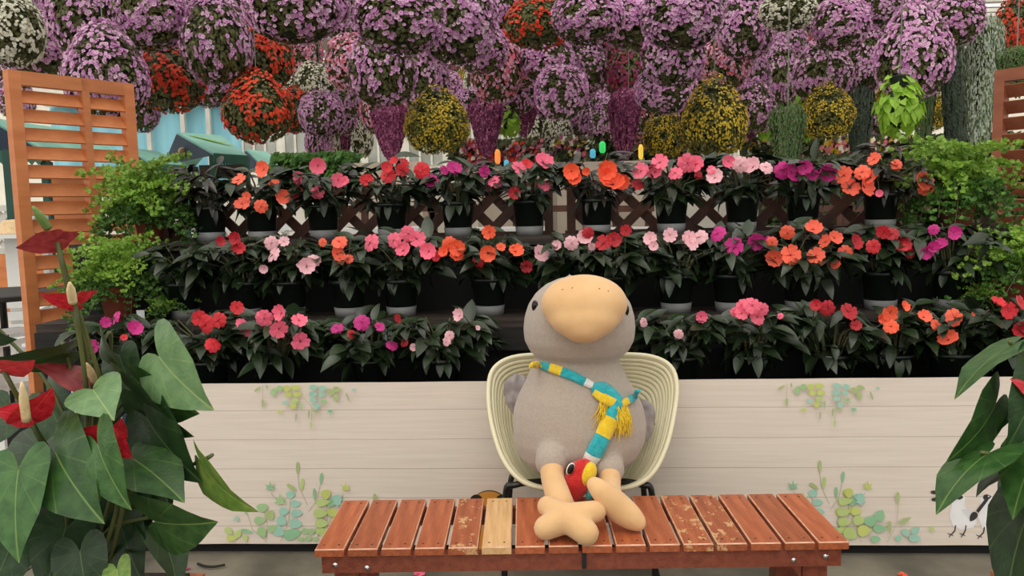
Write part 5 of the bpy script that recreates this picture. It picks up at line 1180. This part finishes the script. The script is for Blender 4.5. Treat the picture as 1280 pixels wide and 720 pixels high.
# yellow notice seen through the lattice
p = ony(357, 274, 5.2); t = thing('yellow_notice', 'yellow and white notice card seen through the lattice fence', 'sign', (p.x, 5.2, 0)); s = pxm(5.2)
part_box('card', (p.x-9*s, 5.2, p.z-14*s), (p.x+7*s, 5.205, p.z+8*s), M_['white_card'], t); part_box('yellow_panel', (p.x-9*s, 5.1975, p.z-2*s), (p.x+7*s, 5.1995, p.z+8*s), M_['yellow_card'], t)
def text_mesh(body, size):
    cu = bpy.data.curves.new('txt', 'FONT'); cu.body = body; cu.size = size; cu.align_x = 'CENTER'; o = bpy.data.objects.new('tmp', cu); C.objects.link(o)
    dg = bpy.context.evaluated_depsgraph_get(); me = bpy.data.meshes.new_from_object(o.evaluated_get(dg)); bpy.data.objects.remove(o); me.materials.clear(); me.materials.append(M_['ink']); return me
for body, dz in (('\u30fc\u30af', 2.6), ('\u4e2d', -1.6)):
    obj('lettering', text_mesh(body, 5.2*s), t, Matrix.Translation((p.x-.5*s, 5.1965, p.z+dz*s)) @ Matrix.Rotation(R(90), 4, 'X'))
part_box('stake', (p.x-.012, 5.206, 0), (p.x+.012, 5.22, p.z+6*s), M_['white_steel'], t)
# left margin: white plastic chairs, dark table, grey lattice, straw hat
def plastic_chair(loc, rz, label):
    t = thing('plastic_chair', label, 'chair', loc, 'white plastic chairs'); Mz = Matrix.Translation(loc) @ Matrix.Rotation(rz, 4, 'Z')
    def bx(nm, a, c): 
        m = MB(); m.box(a, c); return obj(nm, m.mesh(nm, M_['white_plastic']), t, Mz)
    bx('seat', (-.22, -.22, .42), (.22, .22, .45))
    for x in (-.2, .2):
        for y in (-.2, .2): bx('leg', (x-.025, y-.025, 0), (x+.025, y+.025, .42))
        bx('arm_post', (x-.02, -.2, .45), (x+.02, -.16, .66)); bx('armrest', (x-.03, -.22, .66), (x+.03, .22, .69))
        bx('back_post', (x-.025, .19, .45), (x+.025, .23, .86))
    for k in range(4): bx('back_slat', (-.175, .195, .5+k*.09), (.175, .22, .56+k*.09))
p = ony(8, 392, 4.3); plastic_chair(Vector((p.x, 4.3, 0)), R(160), 'white plastic armchair behind the orange screen near the dark table')
p = ony(2, 330, 5.4); plastic_chair(Vector((p.x, 5.4, 0)), R(20), 'white plastic armchair in front of the grey lattice')
p = ony(0, 366, 4.75); t = thing('round_table', 'dark round table behind the orange louvred screen', 'table', (p.x, 4.75, 0))
b = MB(); b.lathe([(.36, p.z-.03), (.38, p.z-.02), (.38, p.z), (.36, p.z+.005)], 28); obj('tabletop', b.mesh('tabletop', M_['black_board']), t, Matrix.Translation((p.x, 4.75, 0))); b = MB(); b.lathe([(.2, 0), (.2, .02), (.03, .04), (.03, p.z-.03)], 16); obj('pedestal', b.mesh('pedestal', M_['dark_metal']), t, Matrix.Translation((p.x, 4.75, 0)))
b = MB(); b.lathe([(.16, 0), (.16, .008), (.09, .015), (.085, .08), (.06, .1), (.01, .105)], 24); p2 = ony(18, 290, 5.75); p2.z = 0
t2 = thing('wicker_stand', 'tall side stand with white top behind the orange screen', 'stand', (p2.x, 5.75, 0)); hz = ony(18, 292, 5.75).z; part_box('top', (p2.x-.2, 5.55, hz-.03), (p2.x+.2, 5.95, hz-.001), M_['white_plastic'], t2); part_box('column', (p2.x-.05, 5.7, 0), (p2.x+.05, 5.8, hz-.03), M_['white_plastic'], t2)
tag(obj('straw_hat', b.mesh('straw_hat', M_['straw'], True), None, Matrix.Translation((p2.x, 5.75, hz))), 'straw hat resting on the tall white stand', 'hat')
gl = thing('lattice_fence', 'pale grey lattice fence behind the white plastic chairs', 'fence', (ony(10, 280, 6.4).x, 6.4, 0)); YF = 6.4; xa, xb = ony(-30, 280, 6.4).x, ony(60, 280, 6.4).x; zh = ony(10, 264, 6.4).z; zl = zh-.3
for k in range(-4, 12):
    for s_g, dy in ((1, -.007), (-1, .007)):
        me = strip_mesh(xa+k*.12, s_g, xa, xb, 'lattice_strip', M_['white_steel'], dy, zl, zh)
        if me: obj('lattice_strip', me, gl)
part_box('rail', (xa, 6.37, zh), (xb, 6.43, zh+.05), M_['white_steel'], gl); part_box('rail', (xa, 6.37, zl-.05), (xb, 6.43, zl), M_['white_steel'], gl)
for x in (xa, xb-.05): part_box('post', (x, 6.37, 0), (x+.05, 6.43, zl-.05), M_['white_steel'], gl)
q = ony(17, 240, 6.0); b = MB(); b.box((q.x-.04, 5.96, 0), (q.x+.04, 6.04, 1.85)); tag(obj('timber_post', b.mesh('timber_post', M_['dark_green'])), 'dark green timber post behind the orange louvred screen', 'post')
